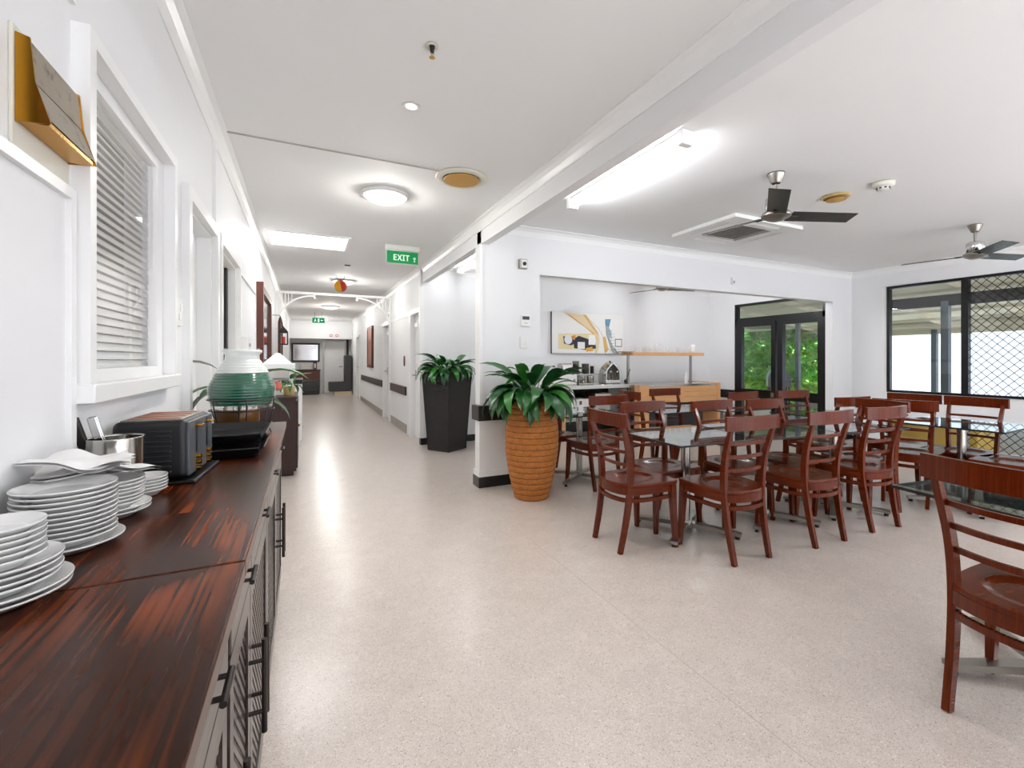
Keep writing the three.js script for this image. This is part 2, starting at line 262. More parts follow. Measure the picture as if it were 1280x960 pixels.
  part(sw, 'rocker', [rb(0.012, 0.017, 0.005, 0.035, -0.03, -0.005, 0.002)], M.trim); part(sw, 'rocker', [rb(0.012, 0.017, -0.035, -0.005, -0.01, 0.02, 0.002)], M.trim);
  const th = pl('wall_control_box', 'white wall control box beyond the sliding door', -4.8, 1.40, 0.3, 0.15, 0.05);
  part(th, 'display', [rb(0.05, 0.052, -0.01, 0.02, -0.06, 0.06, 0.001)], M.satin);
  // brass and steel wall uplight
  const u = thing('wall_uplight', 'brass and stained steel wall uplight over panelling', 'wall light', [x, 1.80, -1.3]);
  part(u, 'back_plate', [rb(0, 0.006, -0.13, 0.1, -0.115, 0.115, 0.002)], M.dirtyWhite);
  const seg = (x0, y0, x1, y1, m, n) => part(u, n, [at(new THREE.BoxGeometry(0.004, Math.hypot(x1 - x0, y1 - y0), 0.208), (x0 + x1) / 2, (y0 + y1) / 2, 0, 0, 0, -Math.atan2(x1 - x0, y1 - y0))], m);
  seg(0.03, 0.0, 0.024, 0.075, M.stain, 'upper_shade'); seg(0.052, -0.068, 0.03, -0.002, M.stain, 'lower_shade'); part(u, 'bottom_tray', [bb(0.008, 0.052, -0.078, -0.07, -0.104, 0.104)], M.brass);
  for (const z of [-0.108, 0.104]) part(u, 'end_plate', [at(prism([[0.007, -0.08], [0.056, -0.076], [0.034, 0.0], [0.027, 0.08], [0.007, 0.086]], 0.004), 0, 0, z)], M.brass, 'polished brass end plate');
  // dark purple wall hanging at the frame edge
  const tp = print(128, 512, (c, W, H) => { c.fillStyle = '#3b1430'; c.fillRect(0, 0, W, H); for (let i = 0; i < 900; i++) { c.fillStyle = ['#5a1c3c', '#23142e', '#7a2a4a', '#1c2236', '#8a4a66'][i % 5]; c.globalAlpha = 0.35; const y = rnd() * H; c.fillRect(rnd() * W, y, 6 + rnd() * 18, 3 + rnd() * 14); } c.globalAlpha = 1; c.fillStyle = '#1b2433'; c.fillRect(0, 0, W, 60); c.fillRect(0, 400, W, 112); c.fillStyle = '#d97a1e'; for (const y of [90, 205, 330]) { c.fillRect(0, y, W, 5); c.fillRect(0, y + 9, W, 2); } });
  const hg = thing('wall_hanging', 'dark purple patterned wall hanging with orange bands', 'tapestry', [x, 1.92, -0.925]);
  const pg = new THREE.PlaneGeometry(0.4, 0.75); pg.rotateY(PI / 2); mesh('cloth', pg.translate(0.014, 0, 0), std(0xffffff, 0.8, { map: tp }), hg);
  part(hg, 'backing', [bb(0.001, 0.012, -0.374, 0.374, -0.199, 0.199)], M.black);
}
// ------------------------------------------------------------ framed mirror and things along the corridor, left
{
  const x = XL;
  const f = thing('framed_mirror', 'brown framed mirror leaning off the corridor wall', 'mirror', [x, 1.2, -6.5]);
  part(f, 'frame', [bb(0, 0.07, 0, 0.95, 0.42, 0.5), bb(0, 0.05, 0, 0.95, -1.35, -1.25), bb(0, 0.05, 0, 0.08, -1.25, 0.42), bb(0, 0.05, 0.87, 0.95, -1.25, 0.42)], M.brownFrame);
  part(f, 'glass', [bb(0.012, 0.02, 0.08, 0.87, -1.25, 0.42)], M.chrome);
  const f2 = thing('framed_picture', 'narrow dark framed picture far along the corridor wall', 'picture', [x, 1.2, -11.2]);
  part(f2, 'frame', [bb(0, 0.05, 0, 0.95, -0.5, -0.44), bb(0, 0.05, 0, 0.95, 0.44, 0.5), bb(0, 0.05, 0, 0.06, -0.44, 0.44), bb(0, 0.05, 0.89, 0.95, -0.44, 0.44)], M.brownFrame);
  part(f2, 'canvas', [bb(0.005, 0.02, 0.06, 0.89, -0.44, 0.44)], M.dirtyWhite);
  // black metal lantern hanging from a wall hook
  const l = thing('hanging_lantern', 'black metal lantern with red glass on a wall hook', 'lantern', [x + 0.16, 1.52, -8.9]);
  part(l, 'cage', [bb(-0.07, 0.07, 0, 0.02, -0.07, 0.07), bb(-0.07, 0.07, 0.2, 0.22, -0.07, 0.07), ...[[-1, -1], [1, -1], [-1, 1], [1, 1]].map(([a, b]) => bb(a * 0.065 - 0.008, a * 0.065 + 0.008, 0.02, 0.2, b * 0.065 - 0.008, b * 0.065 + 0.008))], M.black);
  part(l, 'roof', [new THREE.ConeGeometry(0.11, 0.1, 4).rotateY(PI / 4).translate(0, 0.27, 0)], M.black);
  part(l, 'candle', [cyl(0.03, 0.03, 0.12, 0, 0.02, 0)], M.redSign);
  part(l, 'chain', [rod([0, 0.3, 0], [-0.05, 0.5, 0], 0.004, 6), rod([-0.05, 0.5, 0], [-0.16, 0.5, 0], 0.005, 6)], M.black);
}
// ------------------------------------------------------------ corridor, right wall
{
  const x = XC;
  const door = (n, a, b, label, closer) => {
    const d = structGroup(n, label);
    struct('leaf', [bb(x + 0.06, x + 0.1, 0.005, 2.0, a + 0.004, b - 0.004)], M.trim, d);
    struct('architrave', [bb(x - 0.025, x, 0, 2.0, a - 0.07, a), bb(x - 0.025, x, 0, 2.0, b, b + 0.07), bb(x - 0.025, x, 2.0, 2.07, a - 0.07, b + 0.07)], M.trim, d);
    struct('handle', [rod([x + 0.06, 1.02, a + 0.08], [x + 0.0, 1.02, a + 0.08], 0.01), rod([x + 0.0, 1.02, a + 0.08], [x + 0.0, 1.02, a + 0.2], 0.01), bb(x + 0.052, x + 0.06, 0.94, 1.1, a + 0.06, a + 0.1)], M.satin, d);
    if (closer) struct('door_closer', [rb(x + 0.0, x + 0.06, 1.78, 1.86, (a + b) / 2 - 0.1, (a + b) / 2 + 0.14, 0.01)], M.trim, d);
  };
  door('door_3', -7.72, -7.08, 'white corridor door beside the wicker planter', true);
  door('door_4', -10.66, -9.86, 'white corridor door between the two black bump rails', true);
  door('door_5', -16.6, -15.75, 'white door near the corridor end', false);
  const rail = (a, b, label) => { const t = thing('bump_rail', label, 'wall rail', [x, 0.73, (a + b) / 2]); part(t, 'board', [rb(-0.03, 0, -0.075, 0.075, -(b - a) / 2, (b - a) / 2, 0.004)], M.darkWood); };
  rail(-9.7, -8.12, 'dark bump rail on the wall between the first two corridor doors');
  rail(-15.1, -10.85, 'longer dark bump rail under the copper framed picture');
  struct('baseboard_corridor', [bb(x - 0.012, x, 0, 0.15, -9.72, -8.12)], M.satin, null, 'grey metal kick strip between the corridor doors');
  struct('baseboard_corridor', [bb(x - 0.012, x, 0, 0.13, -15.4, -10.85)], M.satin, null, 'grey metal kick strip under the long bump rail');
  struct('trim', [bb(x - 0.008, x, 2.015, 2.03, -9.75, -7.9)], M.trim, null, 'thin white joint cover over the corridor wall panel');
  const k = thing('door_plaque', 'small brown oval plaque on the corridor wall', 'plaque', [x, 1.25, -8.3]); part(k, 'plate', [at(cyl(0.07, 0.07, 0.015, 0, 0, 0, 20), 0, 0, 0, 0, 0, PI / 2)], M.brownFrame); k.children[0].scale.set(1, 1.3, 0.7);
  const f = thing('framed_picture', 'copper edged picture hanging over the long bump rail', 'picture', [x, 1.06, -12.9]);
  part(f, 'frame', [bb(-0.05, 0, 0, 1.08, -0.5, -0.4), bb(-0.05, 0, 0, 1.08, 0.4, 0.5), bb(-0.05, 0, 0, 0.08, -0.4, 0.4), bb(-0.05, 0, 1.0, 1.08, -0.4, 0.4)], M.brownFrame);
  part(f, 'canvas', [bb(-0.04, -0.01, 0.08, 1.0, -0.4, 0.4)], M.copper);
  for (const [y, n, lab] of [[2.2, 'alarm_box', 'small grey alarm box high over the corridor door']]) { const t = thing(n, lab, 'alarm', [x, y, -9.9]); part(t, 'case', [rb(-0.03, 0, -0.04, 0.04, -0.03, 0.03, 0.004)], M.satin); }
}
// ------------------------------------------------------------ corridor arch of white fretwork
{
  const z = -9.75, a = structGroup('trim', 'white fretwork arch across the corridor');
  struct('top_beam', [bb(XL, XC, 2.5, 2.545, z - 0.03, z + 0.03)], M.trim, a);
  for (const s of [-1, 1]) {
    const x0 = s < 0 ? XL : XC, r = 0.62, pts = [];
    for (let i = 0; i <= 14; i++) { const t = i / 14 * PI / 2; pts.push([x0 - s * (0.02 + r * (1 - Math.cos(t))), 2.5 - 0.62 + 0.6 * Math.sin(t), z]); }
    struct('bracket', [sweep(pts, 0.03, 0.035, V(0, 0, 1)), bb(x0 - s * 0.0, x0 - s * 0.035, 1.85, 2.5, z - 0.02, z + 0.02)], M.trim, a);
    for (let i = 1; i <= 4; i++) { const dx = 0.05 + i * 0.055, t = Math.acos(1 - (dx - 0.02) / r); struct('spindle', [bb(x0 - s * dx - 0.007, x0 - s * dx + 0.007, 2.5 - 0.62 + 0.6 * Math.sin(t), 2.5, z - 0.008, z + 0.008)], M.trim, a); }
    struct('finial', [lathe([[0, 0], [0.035, 0.002], [0.03, 0.02], [0.015, 0.05], [0.025, 0.09], [0, 0.09]], 14).translate(x0 - s * (r + 0.03), 2.42, z)], M.trim, a);
  }
}
// ------------------------------------------------------------ corridor end
{
  const d = structGroup('door_6', 'white door at the end of the corridor');
  struct('leaf', [bb(0.66, 1.36, 0.01, 1.95, ZE, ZE + 0.03)], M.trim, d);
  struct('architrave', [bb(0.6, 0.66, 0, 2.0, ZE, ZE + 0.05), bb(1.36, 1.42, 0, 2.0, ZE, ZE + 0.05), bb(0.66, 1.36, 1.95, 2.0, ZE, ZE + 0.05)], M.satin, d);
  struct('handle', [rod([1.28, 1.0, ZE + 0.03], [1.28, 1.0, ZE + 0.09], 0.012), rod([1.28, 1.0, ZE + 0.09], [1.16, 1.0, ZE + 0.09], 0.012)], M.gun, d);
  const m = thing('wall_mirror', 'dark framed wall mirror over the far console', 'mirror', [0.03, 1.18, ZE]);
  part(m, 'frame', [bb(-0.47, 0.47, 0, 0.06, 0, 0.05), bb(-0.47, 0.47, 0.64, 0.7, 0, 0.05), bb(-0.47, -0.41, 0.06, 0.64, 0, 0.05), bb(0.41, 0.47, 0.06, 0.64, 0, 0.05)], M.black);
  part(m, 'glass', [bb(-0.41, 0.41, 0.06, 0.64, 0.01, 0.02)], M.chrome);
  const c = thing('console_table', 'dark brown console with drawer under the far mirror', 'console', [0.1, 0, ZE + 0.32]);
  part(c, 'top', [rb(-0.42, 0.42, 0.86, 0.9, -0.3, 0.25, 0.005)], M.darkWood); part(c, 'drawer', [rb(-0.4, 0.4, 0.55, 0.85, -0.28, 0.23, 0.005)], M.brownFrame);
  part(c, 'drawer_pull', [rod([-0.12, 0.78, 0.24], [0.12, 0.78, 0.24], 0.012)], M.satin);
  for (const s of [-1, 1]) part(c, 'leg', [bb(s * 0.38 - 0.02, s * 0.38 + 0.02, 0, 0.55, -0.2, -0.16)], M.darkWood);
  const o = thing('ottoman', 'grey upholstered ottoman pushed under the far console', 'ottoman', [0.13, 0, ZE + 0.55]);
  part(o, 'cushion', [rb(-0.36, 0.36, 0.12, 0.45, -0.2, 0.2, 0.03, 3)], M.seat); part(o, 'base', [bb(-0.33, 0.33, 0, 0.12, -0.17, 0.17)], M.black);
  const g = thing('framed_print', 'pale print on the far console top', 'picture', [0.05, 0.9, ZE + 0.12]); part(g, 'board', [rb(-0.2, 0.2, 0, 0.24, 0, 0.02, 0.003)], M.dirtyWhite); part(g, 'frame', [bb(-0.21, 0.21, -0.0, 0.015, -0.005, 0.03)], M.satin);
  const k = thing('brown_box', 'brown upright box standing on the far console', 'box', [0.34, 0.9, ZE + 0.2]); part(k, 'carton', [rb(-0.06, 0.06, 0, 0.28, -0.05, 0.05, 0.004)], M.brownFrame); part(k, 'label', [bb(-0.03, 0.03, 0.05, 0.22, 0.05, 0.052)], M.dirtyWhite);
  const s = thing('high_back_seat', 'charcoal high backed booth seat at the corridor end', 'seat', [1.15, 0, ZE + 0.9]);
  part(s, 'seat', [rb(-0.38, 0.2, 0.12, 0.46, -0.3, 0.3, 0.03, 3)], M.seat); part(s, 'backrest', [rb(0.14, 0.38, 0.12, 1.42, -0.3, 0.3, 0.03, 3)], M.seat); part(s, 'plinth', [bb(-0.2, 0.38, 0, 0.12, -0.28, 0.28)], M.plinth, 'pale timber plinth');
  const bp = thing('wall_panel', 'tall dark panel behind the booth seat', 'panel', [1.46, 1.42, ZE + 0.02]); part(bp, 'board', [bb(-0.03, 0.05, 0, 0.62, 0, 0.03)], M.black);
  for (const dx of [0, 0.2]) { const t = thing('round_sign', 'small round red sign on the corridor bulkhead', 'sign', [0.85 + dx, 2.14, -18.38], 0, 'red signs on the bulkhead'); part(t, 'disc', [at(cyl(0.05, 0.05, 0.01, 0, 0, 0, 20), 0, 0, 0, PI / 2, 0, 0)], M.redSign); part(t, 'centre', [at(cyl(0.03, 0.03, 0.004, 0, 0, 0, 20), 0, 0, 0.01, PI / 2, 0, 0)], M.plastic); }
}
// ------------------------------------------------------------ ceiling fittings
{
  const oyster = (x, z, r, label, I) => {
    const t = thing('ceiling_light', label, 'ceiling light', [x, CEIL, z]);
    part(t, 'rim', [lathe([[r, 0], [r + 0.02, 0], [r + 0.02, -0.02], [r, -0.03]], 40)], M.trim);
    part(t, 'diffuser', [lathe([[0, -0.075], [r * 0.4, -0.072], [r * 0.75, -0.058], [r * 0.96, -0.035], [r, -0.012]], 40)], glow(0xfffdf6, 2.2));
    const p = new THREE.PointLight(0xfffdf8, I); p.position.set(x, CEIL - 0.045, z); p.shadow.radius = 4; p.castShadow = true; scene.add(p);
  };
  oyster(0.6, -4.01, 0.17, 'round white oyster light before the exit sign', 2.0);
  oyster(0.61, -8.75, 0.17, 'round white oyster light behind the coloured pendant', 3.0);
  oyster(0.6, -13.2, 0.19, 'round white oyster light far along the corridor', 4.0);
  oyster(0.55, -17.2, 0.17, 'round white oyster light beside the corridor bulkhead', 3.4);
  // flush skylight panel
  const sk = thing('skylight_panel', 'bright flush skylight panel in the corridor ceiling', 'skylight', [0.045, CEIL, -6.0]);
  part(sk, 'frame', [bb(-0.43, 0.43, -0.012, 0, -0.36, -0.32), bb(-0.43, 0.43, -0.012, 0, 0.32, 0.36), bb(-0.43, -0.4, -0.012, 0, -0.32, 0.32), bb(0.4, 0.43, -0.012, 0, -0.32, 0.32)], M.trim);
  part(sk, 'diffuser', [bb(-0.4, 0.4, -0.008, 0, -0.32, 0.32)], glow(0xffffff, 2.6));
  areaLamp(0.045, CEIL - 0.02, -6.0, 0.8, 0.64, 11);
  const dl = thing('downlight', 'small recessed downlight near the sprinkler', 'downlight', [0.52, CEIL, -2.56]);
  part(dl, 'ring', [lathe([[0.03, 0], [0.05, -0.001], [0.048, -0.006], [0.03, -0.003]], 28)], M.trim); part(dl, 'lens', [cyl(0.03, 0.03, 0.003, 0, -0.003, 0)], glow(0xffffff, 4));
  { const s = new THREE.SpotLight(0xfffaf0, 6, 6, R(50), 0.6); s.position.set(0.52, CEIL - 0.02, -2.56); s.target.position.set(0.52, 0, -2.56); s.castShadow = true; scene.add(s, s.target); }
  // fluorescent battens
  const batten = (x, z0, z1, label, I) => {
    const t = thing('fluorescent_batten', label, 'fluorescent light', [x, CEIL, (z0 + z1) / 2]), L = z1 - z0;
    part(t, 'housing', [rb(-0.03, 0.03, -0.05, 0, -L / 2, L / 2, 0.005)], M.plastic);
    for (const s of [-1, 1]) part(t, 'end_cap', [rb(-0.045, 0.045, -0.09, 0, s * L / 2 - 0.025, s * L / 2 + 0.025, 0.006)], M.plastic);
    part(t, 'tube', [at(new THREE.CylinderGeometry(0.017, 0.017, L - 0.05, 14), 0, -0.07, 0, PI / 2, 0, 0)], glow(0xffffff, 4));
    areaLamp(x, CEIL - 0.092, (z0 + z1) / 2, 0.036, L - 0.06, I * 0.4);
    for (const e of [-1, 1]) { const q = new THREE.RectAreaLight(0xf8fbff, I * 1.2, L - 0.06, 0.036); q.position.set(x + e * 0.034, CEIL - 0.07, (z0 + z1) / 2); q.rotation.y = -e * PI / 2; scene.add(q); }   // the tube's two flanks
  };
  batten(2.06, -3.42, -2.1, 'fluorescent batten on the ceiling beside the beam', 55);
  batten(2.1, -6.75, -5.4, 'fluorescent batten over the alcove with the wicker planter', 26);
  batten(2.06, 0.4, 1.7, 'fluorescent batten beside the beam opposite the servery', 70);
  batten(5.6, -0.9, 0.4, 'fluorescent batten over the middle of the dining room', 170);
  batten(5.6, -6.1, -4.9, 'fluorescent batten over the servery benches', 105);
  batten(0.5, 0.6, 1.9, 'fluorescent batten over the near end of the sideboard', 30);
  // round vents, sprinkler, smoke detector, wire
  const v = thing('ceiling_vent', 'round ceiling vent with mustard yellow centre disc', 'vent', [1.066, CEIL, -3.396]);
  part(v, 'flange', [lathe([[0.135, -0.002], [0.195, -0.002], [0.197, -0.008], [0.185, -0.016], [0.15, -0.022], [0.135, -0.01]], 48)], M.dirtyWhite);
  part(v, 'duct', [cyl(0.15, 0.15, 0.004, 0, -0.005, 0, 40)], M.black); part(v, 'disc', [lathe([[0, -0.03], [0.125, -0.03], [0.135, -0.022], [0.13, -0.018], [0, -0.018]], 48)], M.tan, 'mustard yellow centre disc');
  for (let k = 0; k < 4; k++) part(v, 'clip', [at(rb(0.12, 0.155, -0.02, -0.014, -0.006, 0.006, 0.002), 0, 0, 0, 0, k * PI / 2 + 0.6, 0)], M.satin);
  const v2 = thing('ceiling_vent', 'small tan ceiling disc near the smoke detector', 'vent', [4.018, CEIL, -2.363]);
  part(v2, 'flange', [lathe([[0, -0.004], [0.105, -0.004], [0.11, -0.012], [0.09, -0.018], [0, -0.018]], 36)], M.tanPale); part(v2, 'disc', [lathe([[0, -0.036], [0.075, -0.034], [0.08, -0.028], [0, -0.028]], 36)], M.tan); part(v2, 'stem', [cyl(0.02, 0.02, 0.012, 0, -0.029, 0)], M.tanPale);
  const sd = thing('smoke_detector', 'white domed smoke detector on the dining ceiling', 'smoke detector', [4.04, CEIL, -2.016]);
  part(sd, 'base', [lathe([[0, 0], [0.075, 0], [0.075, -0.025], [0.055, -0.04], [0, -0.04]], 36)], M.dirtyWhite); part(sd, 'sensor', [lathe([[0.0, -0.062], [0.035, -0.06], [0.042, -0.05], [0.042, -0.04]], 24)], M.plastic);
  for (let k = 0; k < 8; k++) part(sd, 'slot', [at(bb(0.04, 0.046, -0.054, -0.044, -0.008, 0.008), 0, 0, 0, 0, k * PI / 4, 0)], M.black);
  const sp = thing('fire_sprinkler', 'brass fire sprinkler head in a round escutcheon', 'sprinkler', [0.501, CEIL, -2.025]);
  part(sp, 'escutcheon', [lathe([[0.016, -0.003], [0.03, -0.001], [0.028, -0.008], [0.016, -0.006]], 28)], M.dirtyWhite); part(sp, 'body', [cyl(0.008, 0.012, 0.03, 0, -0.03, 0, 12)], M.gun); part(sp, 'frame', [rod([-0.008, -0.028, 0], [0, -0.05, 0], 0.002, 6), rod([0.008, -0.028, 0], [0, -0.05, 0], 0.002, 6)], M.satin); part(sp, 'deflector', [cyl(0.013, 0.011, 0.003, 0, -0.053, 0, 14)], M.tan);
  mono('ceiling_cable', [bb(-0.42, 0.88, CEIL - 0.007, CEIL - 0.0005, -3.345, -3.333)], M.cable ??= std('#b4b1aa', 0.6), 'thin cable run across the ceiling to the round vent', 'cable');
  mono('wall_sensor', [rb(-0.04, 0.04, -0.012, 0, -0.03, 0.03, 0.003)], M.gun, 'small dark sensor in the corridor ceiling near the pendant', 'sensor', [0.56, CEIL, -7.3]);
  // exit sign
  const ex = thing('exit_sign', 'green EXIT sign hung from the corridor ceiling', 'exit sign', [1.065, CEIL, -5.77]);
  part(ex, 'housing', [rb(-0.2, 0.2, -0.062, 0, -0.035, 0.035, 0.006)], M.plastic); part(ex, 'panel', [rb(-0.19, 0.19, -0.222, -0.062, -0.008, 0.008, 0.003)], M.plastic);
  const et = print(512, 216, (c, W, H) => { c.fillStyle = '#0a8a48'; c.fillRect(0, 0, W, H); c.fillStyle = '#d9f7e4'; c.font = 'bold 150px sans-serif'; c.textBaseline = 'middle'; c.save(); c.translate(96, H / 2); c.scale(0.86, 1.0); c.fillText('EXIT', 0, 6); c.restore(); c.lineWidth = 12; c.strokeStyle = '#d9f7e4'; c.beginPath(); c.arc(452, 110, 16, 0, 7); c.stroke(); c.fillRect(445, 130, 14, 44); c.fillRect(436, 160, 32, 10); });
  { const p = new THREE.PlaneGeometry(0.372, 0.146); const o = mesh('face', p, new THREE.MeshStandardMaterial({ map: et, emissive: 0xffffff, emissiveMap: et, emissiveIntensity: 0.35, roughness: 0.3 }), ex, 'green backlit face reading EXIT'); o.position.set(0, -0.143, 0.0095); }
  const e2 = thing('exit_sign', 'small green running figure exit sign far along corridor', 'exit sign', [0.36, CEIL, -15]);
  const mt = print(256, 110, (c, W, H) => { c.fillStyle = '#0a8a58'; c.fillRect(0, 0, W, H); c.fillStyle = '#e6fff2'; c.fillRect(112, 18, 34, 74); c.beginPath(); c.arc(62, 34, 10, 0, 7); c.fill(); c.fillRect(48, 46, 24, 22); c.fillRect(40, 66, 12, 22); c.fillRect(70, 66, 14, 12); c.fillRect(176, 48, 44, 14); c.beginPath(); c.moveTo(170, 55); c.lineTo(190, 34); c.lineTo(190, 76); c.fill(); });
  part(e2, 'drop_rod', [rod([-0.1, -0.16, 0], [-0.1, 0, 0], 0.006), rod([0.1, -0.16, 0], [0.1, 0, 0], 0.006)], M.satin); part(e2, 'panel', [rb(-0.17, 0.17, -0.32, -0.16, -0.012, 0.012, 0.003)], M.plastic);
  { const o = mesh('face', new THREE.PlaneGeometry(0.33, 0.15), new THREE.MeshStandardMaterial({ map: mt, emissive: 0xffffff, emissiveMap: mt, emissiveIntensity: 0.35 }), e2); o.position.set(0, -0.24, 0.0135); }
  // coloured pendant lantern
  const pn = thing('pendant_lantern', 'yellow, red and purple faceted pendant on a hook', 'pendant', [0.53, CEIL, -8.3]);
  part(pn, 'hook', [tube([[-0.06, -0.0, 0], [-0.05, -0.05, 0], [0, -0.07, 0], [0.05, -0.05, 0], [0.06, 0, 0]], 0.005, 20, 6), rod([0, -0.07, 0], [0, -0.1, 0], 0.003, 6)], M.gun);
  const cols = [std('#e8a81c', 0.4), std('#c8261c', 0.4), std('#4a1b4e', 0.4)];
  for (let k = 0; k < 3; k++) part(pn, 'facet', [at(new THREE.SphereGeometry(0.1, 6, 6, k * 2 * PI / 3, 2 * PI / 3, 0.1, PI - 0.5), 0, -0.17, 0, R(18), -0.5, R(14))], cols[k]);
  part(pn, 'lid', [lathe([[0, 0.03], [0.03, 0.0], [0.05, -0.02], [0, -0.02]], 8).translate(0, -0.075, 0)], cols[2]);
  // cassette air conditioner
  const ac = thing('cassette_air_conditioner', 'white four way ceiling cassette air conditioner', 'air conditioner', [4.12, CEIL - 0.002, -3.47]);
  part(ac, 'fascia', holed(-0.5, 0.5, -0.42, 0.42, [[-0.26, 0.26, -0.24, 0.24], [-0.42, -0.36, -0.25, 0.25], [0.36, 0.42, -0.25, 0.25], [-0.26, 0.26, -0.37, -0.31], [-0.26, 0.26, 0.31, 0.37]], (a, b, c, d) => bb(a, b, -0.035, 0, c, d)), M.plastic);
  part(ac, 'recess', [bb(-0.45, 0.45, -0.006, 0, -0.39, 0.39)], M.black);
  for (const s of [-1, 1]) { part(ac, 'louvre', [at(new THREE.BoxGeometry(0.045, 0.004, 0.48), s * 0.39, -0.028, 0, 0, 0, s * R(25))], M.plastic); part(ac, 'louvre', [at(new THREE.BoxGeometry(0.5, 0.004, 0.045), 0, -0.028, s * 0.34, -s * R(25), 0, 0)], M.plastic); }
  for (let k = 0; k < 13; k++) part(ac, 'grille_slat', [at(new THREE.BoxGeometry(0.52, 0.003, 0.026), 0, -0.028, -0.225 + k * 0.0375, R(24), 0, 0)], M.satin);
  // ceiling fans
  const fan = (x, z, a0, label, drop, H = CEIL) => {
    const t = thing('ceiling_fan', label, 'ceiling fan', [x, H, z], 0);
    part(t, 'canopy', [lathe([[0.028, -0.075], [0.035, -0.07], [0.06, -0.012], [0.062, 0], [0, 0]], 28)], M.satin); part(t, 'down_rod', [cyl(0.012, 0.012, drop - 0.22, 0, -(drop - 0.14), 0, 12)], M.satin);
    part(t, 'motor', [lathe([[0, -drop + 0.03], [0.072, -drop + 0.03], [0.074, -drop + 0.14], [0.05, -drop + 0.155], [0, -drop + 0.155]], 32)], M.chrome);
    part(t, 'hub', [lathe([[0, -drop - 0.02], [0.05, -drop - 0.018], [0.098, -drop + 0.005], [0.105, -drop + 0.02], [0.09, -drop + 0.04], [0, -drop + 0.04]], 32)], M.satin);
    for (let k = 0; k < 3; k++) { const g = at(new RoundedBoxGeometry(0.5, 0.006, 0.13, 1, 0.002), 0.35, 0, 0, R(-13), 0, 0); part(t, 'blade', [at(join([g, bb(0.08, 0.16, -0.006, 0.006, -0.02, 0.02)]), 0, -drop + 0.015, 0, 0, -a0 - k * 2 * PI / 3, 0)], M.bladeMetal ??= std('#4b4a4a', 0.25, { metalness: 0.9 })); }
  };
  fan(3.134, -2.277, R(22), 'ceiling fan with chrome motor below the air conditioner', 0.33);
  fan(6.157, -2.23, R(17), 'ceiling fan in front of the patio windows', 0.33);
  fan(5.1, -5.7, R(15), 'ceiling fan over the servery', 0.27);
}
// ------------------------------------------------------------ pier fittings
{
  const z = ZB;
  const a = thing('alarm_sounder', 'grey metal box with black button high on pier', 'alarm', [2.03, 2.27, z]); part(a, 'case', [rb(-0.045, 0.045, -0.05, 0.05, 0, 0.045, 0.005)], M.satin); part(a, 'face_plate', [rb(-0.028, 0.038, -0.042, 0.042, 0.045, 0.05, 0.003)], M.plastic); part(a, 'button', [at(cyl(0.02, 0.02, 0.01, 0, 0, 0, 18), 0.006, 0, 0.05, PI / 2, 0, 0)], M.black);
  const t = thing('wall_thermostat', 'white wall thermostat with grey display on pier', 'thermostat', [2.066, 1.683, z]); part(t, 'case', [rb(-0.055, 0.055, -0.06, 0.06, 0, 0.022, 0.006)], M.plastic); part(t, 'display', [bb(-0.04, 0.04, 0.01, 0.045, 0.022, 0.024)], M.seat); part(t, 'button', [bb(-0.015, -0.005, -0.03, -0.022, 0.022, 0.025)], M.satin); part(t, 'button', [bb(0.005, 0.015, -0.03, -0.022, 0.022, 0.025)], M.satin);
  const g = thing('light_switch', 'white switch plate under the pier thermostat', 'switch', [2.05, 1.456, z]); part(g, 'plate', [rb(-0.045, 0.045, -0.06, 0.06, 0, 0.012, 0.004)], M.plastic); part(g, 'rocker', [bb(-0.025, -0.01, -0.02, 0.005, 0.012, 0.016)], M.trim); part(g, 'rocker', [bb(0.01, 0.025, -0.03, -0.005, 0.012, 0.016)], M.trim);
  const s = thing('wall_sensor', 'small white sensor above the servery opening', 'sensor', [5.15, 2.33, z]); part(s, 'case', [rb(-0.025, 0.025, -0.045, 0.045, 0, 0.03, 0.005)], M.plastic); part(s, 'lens', [bb(-0.012, 0.012, -0.03, 0.0, 0.03, 0.034)], M.satin);
}
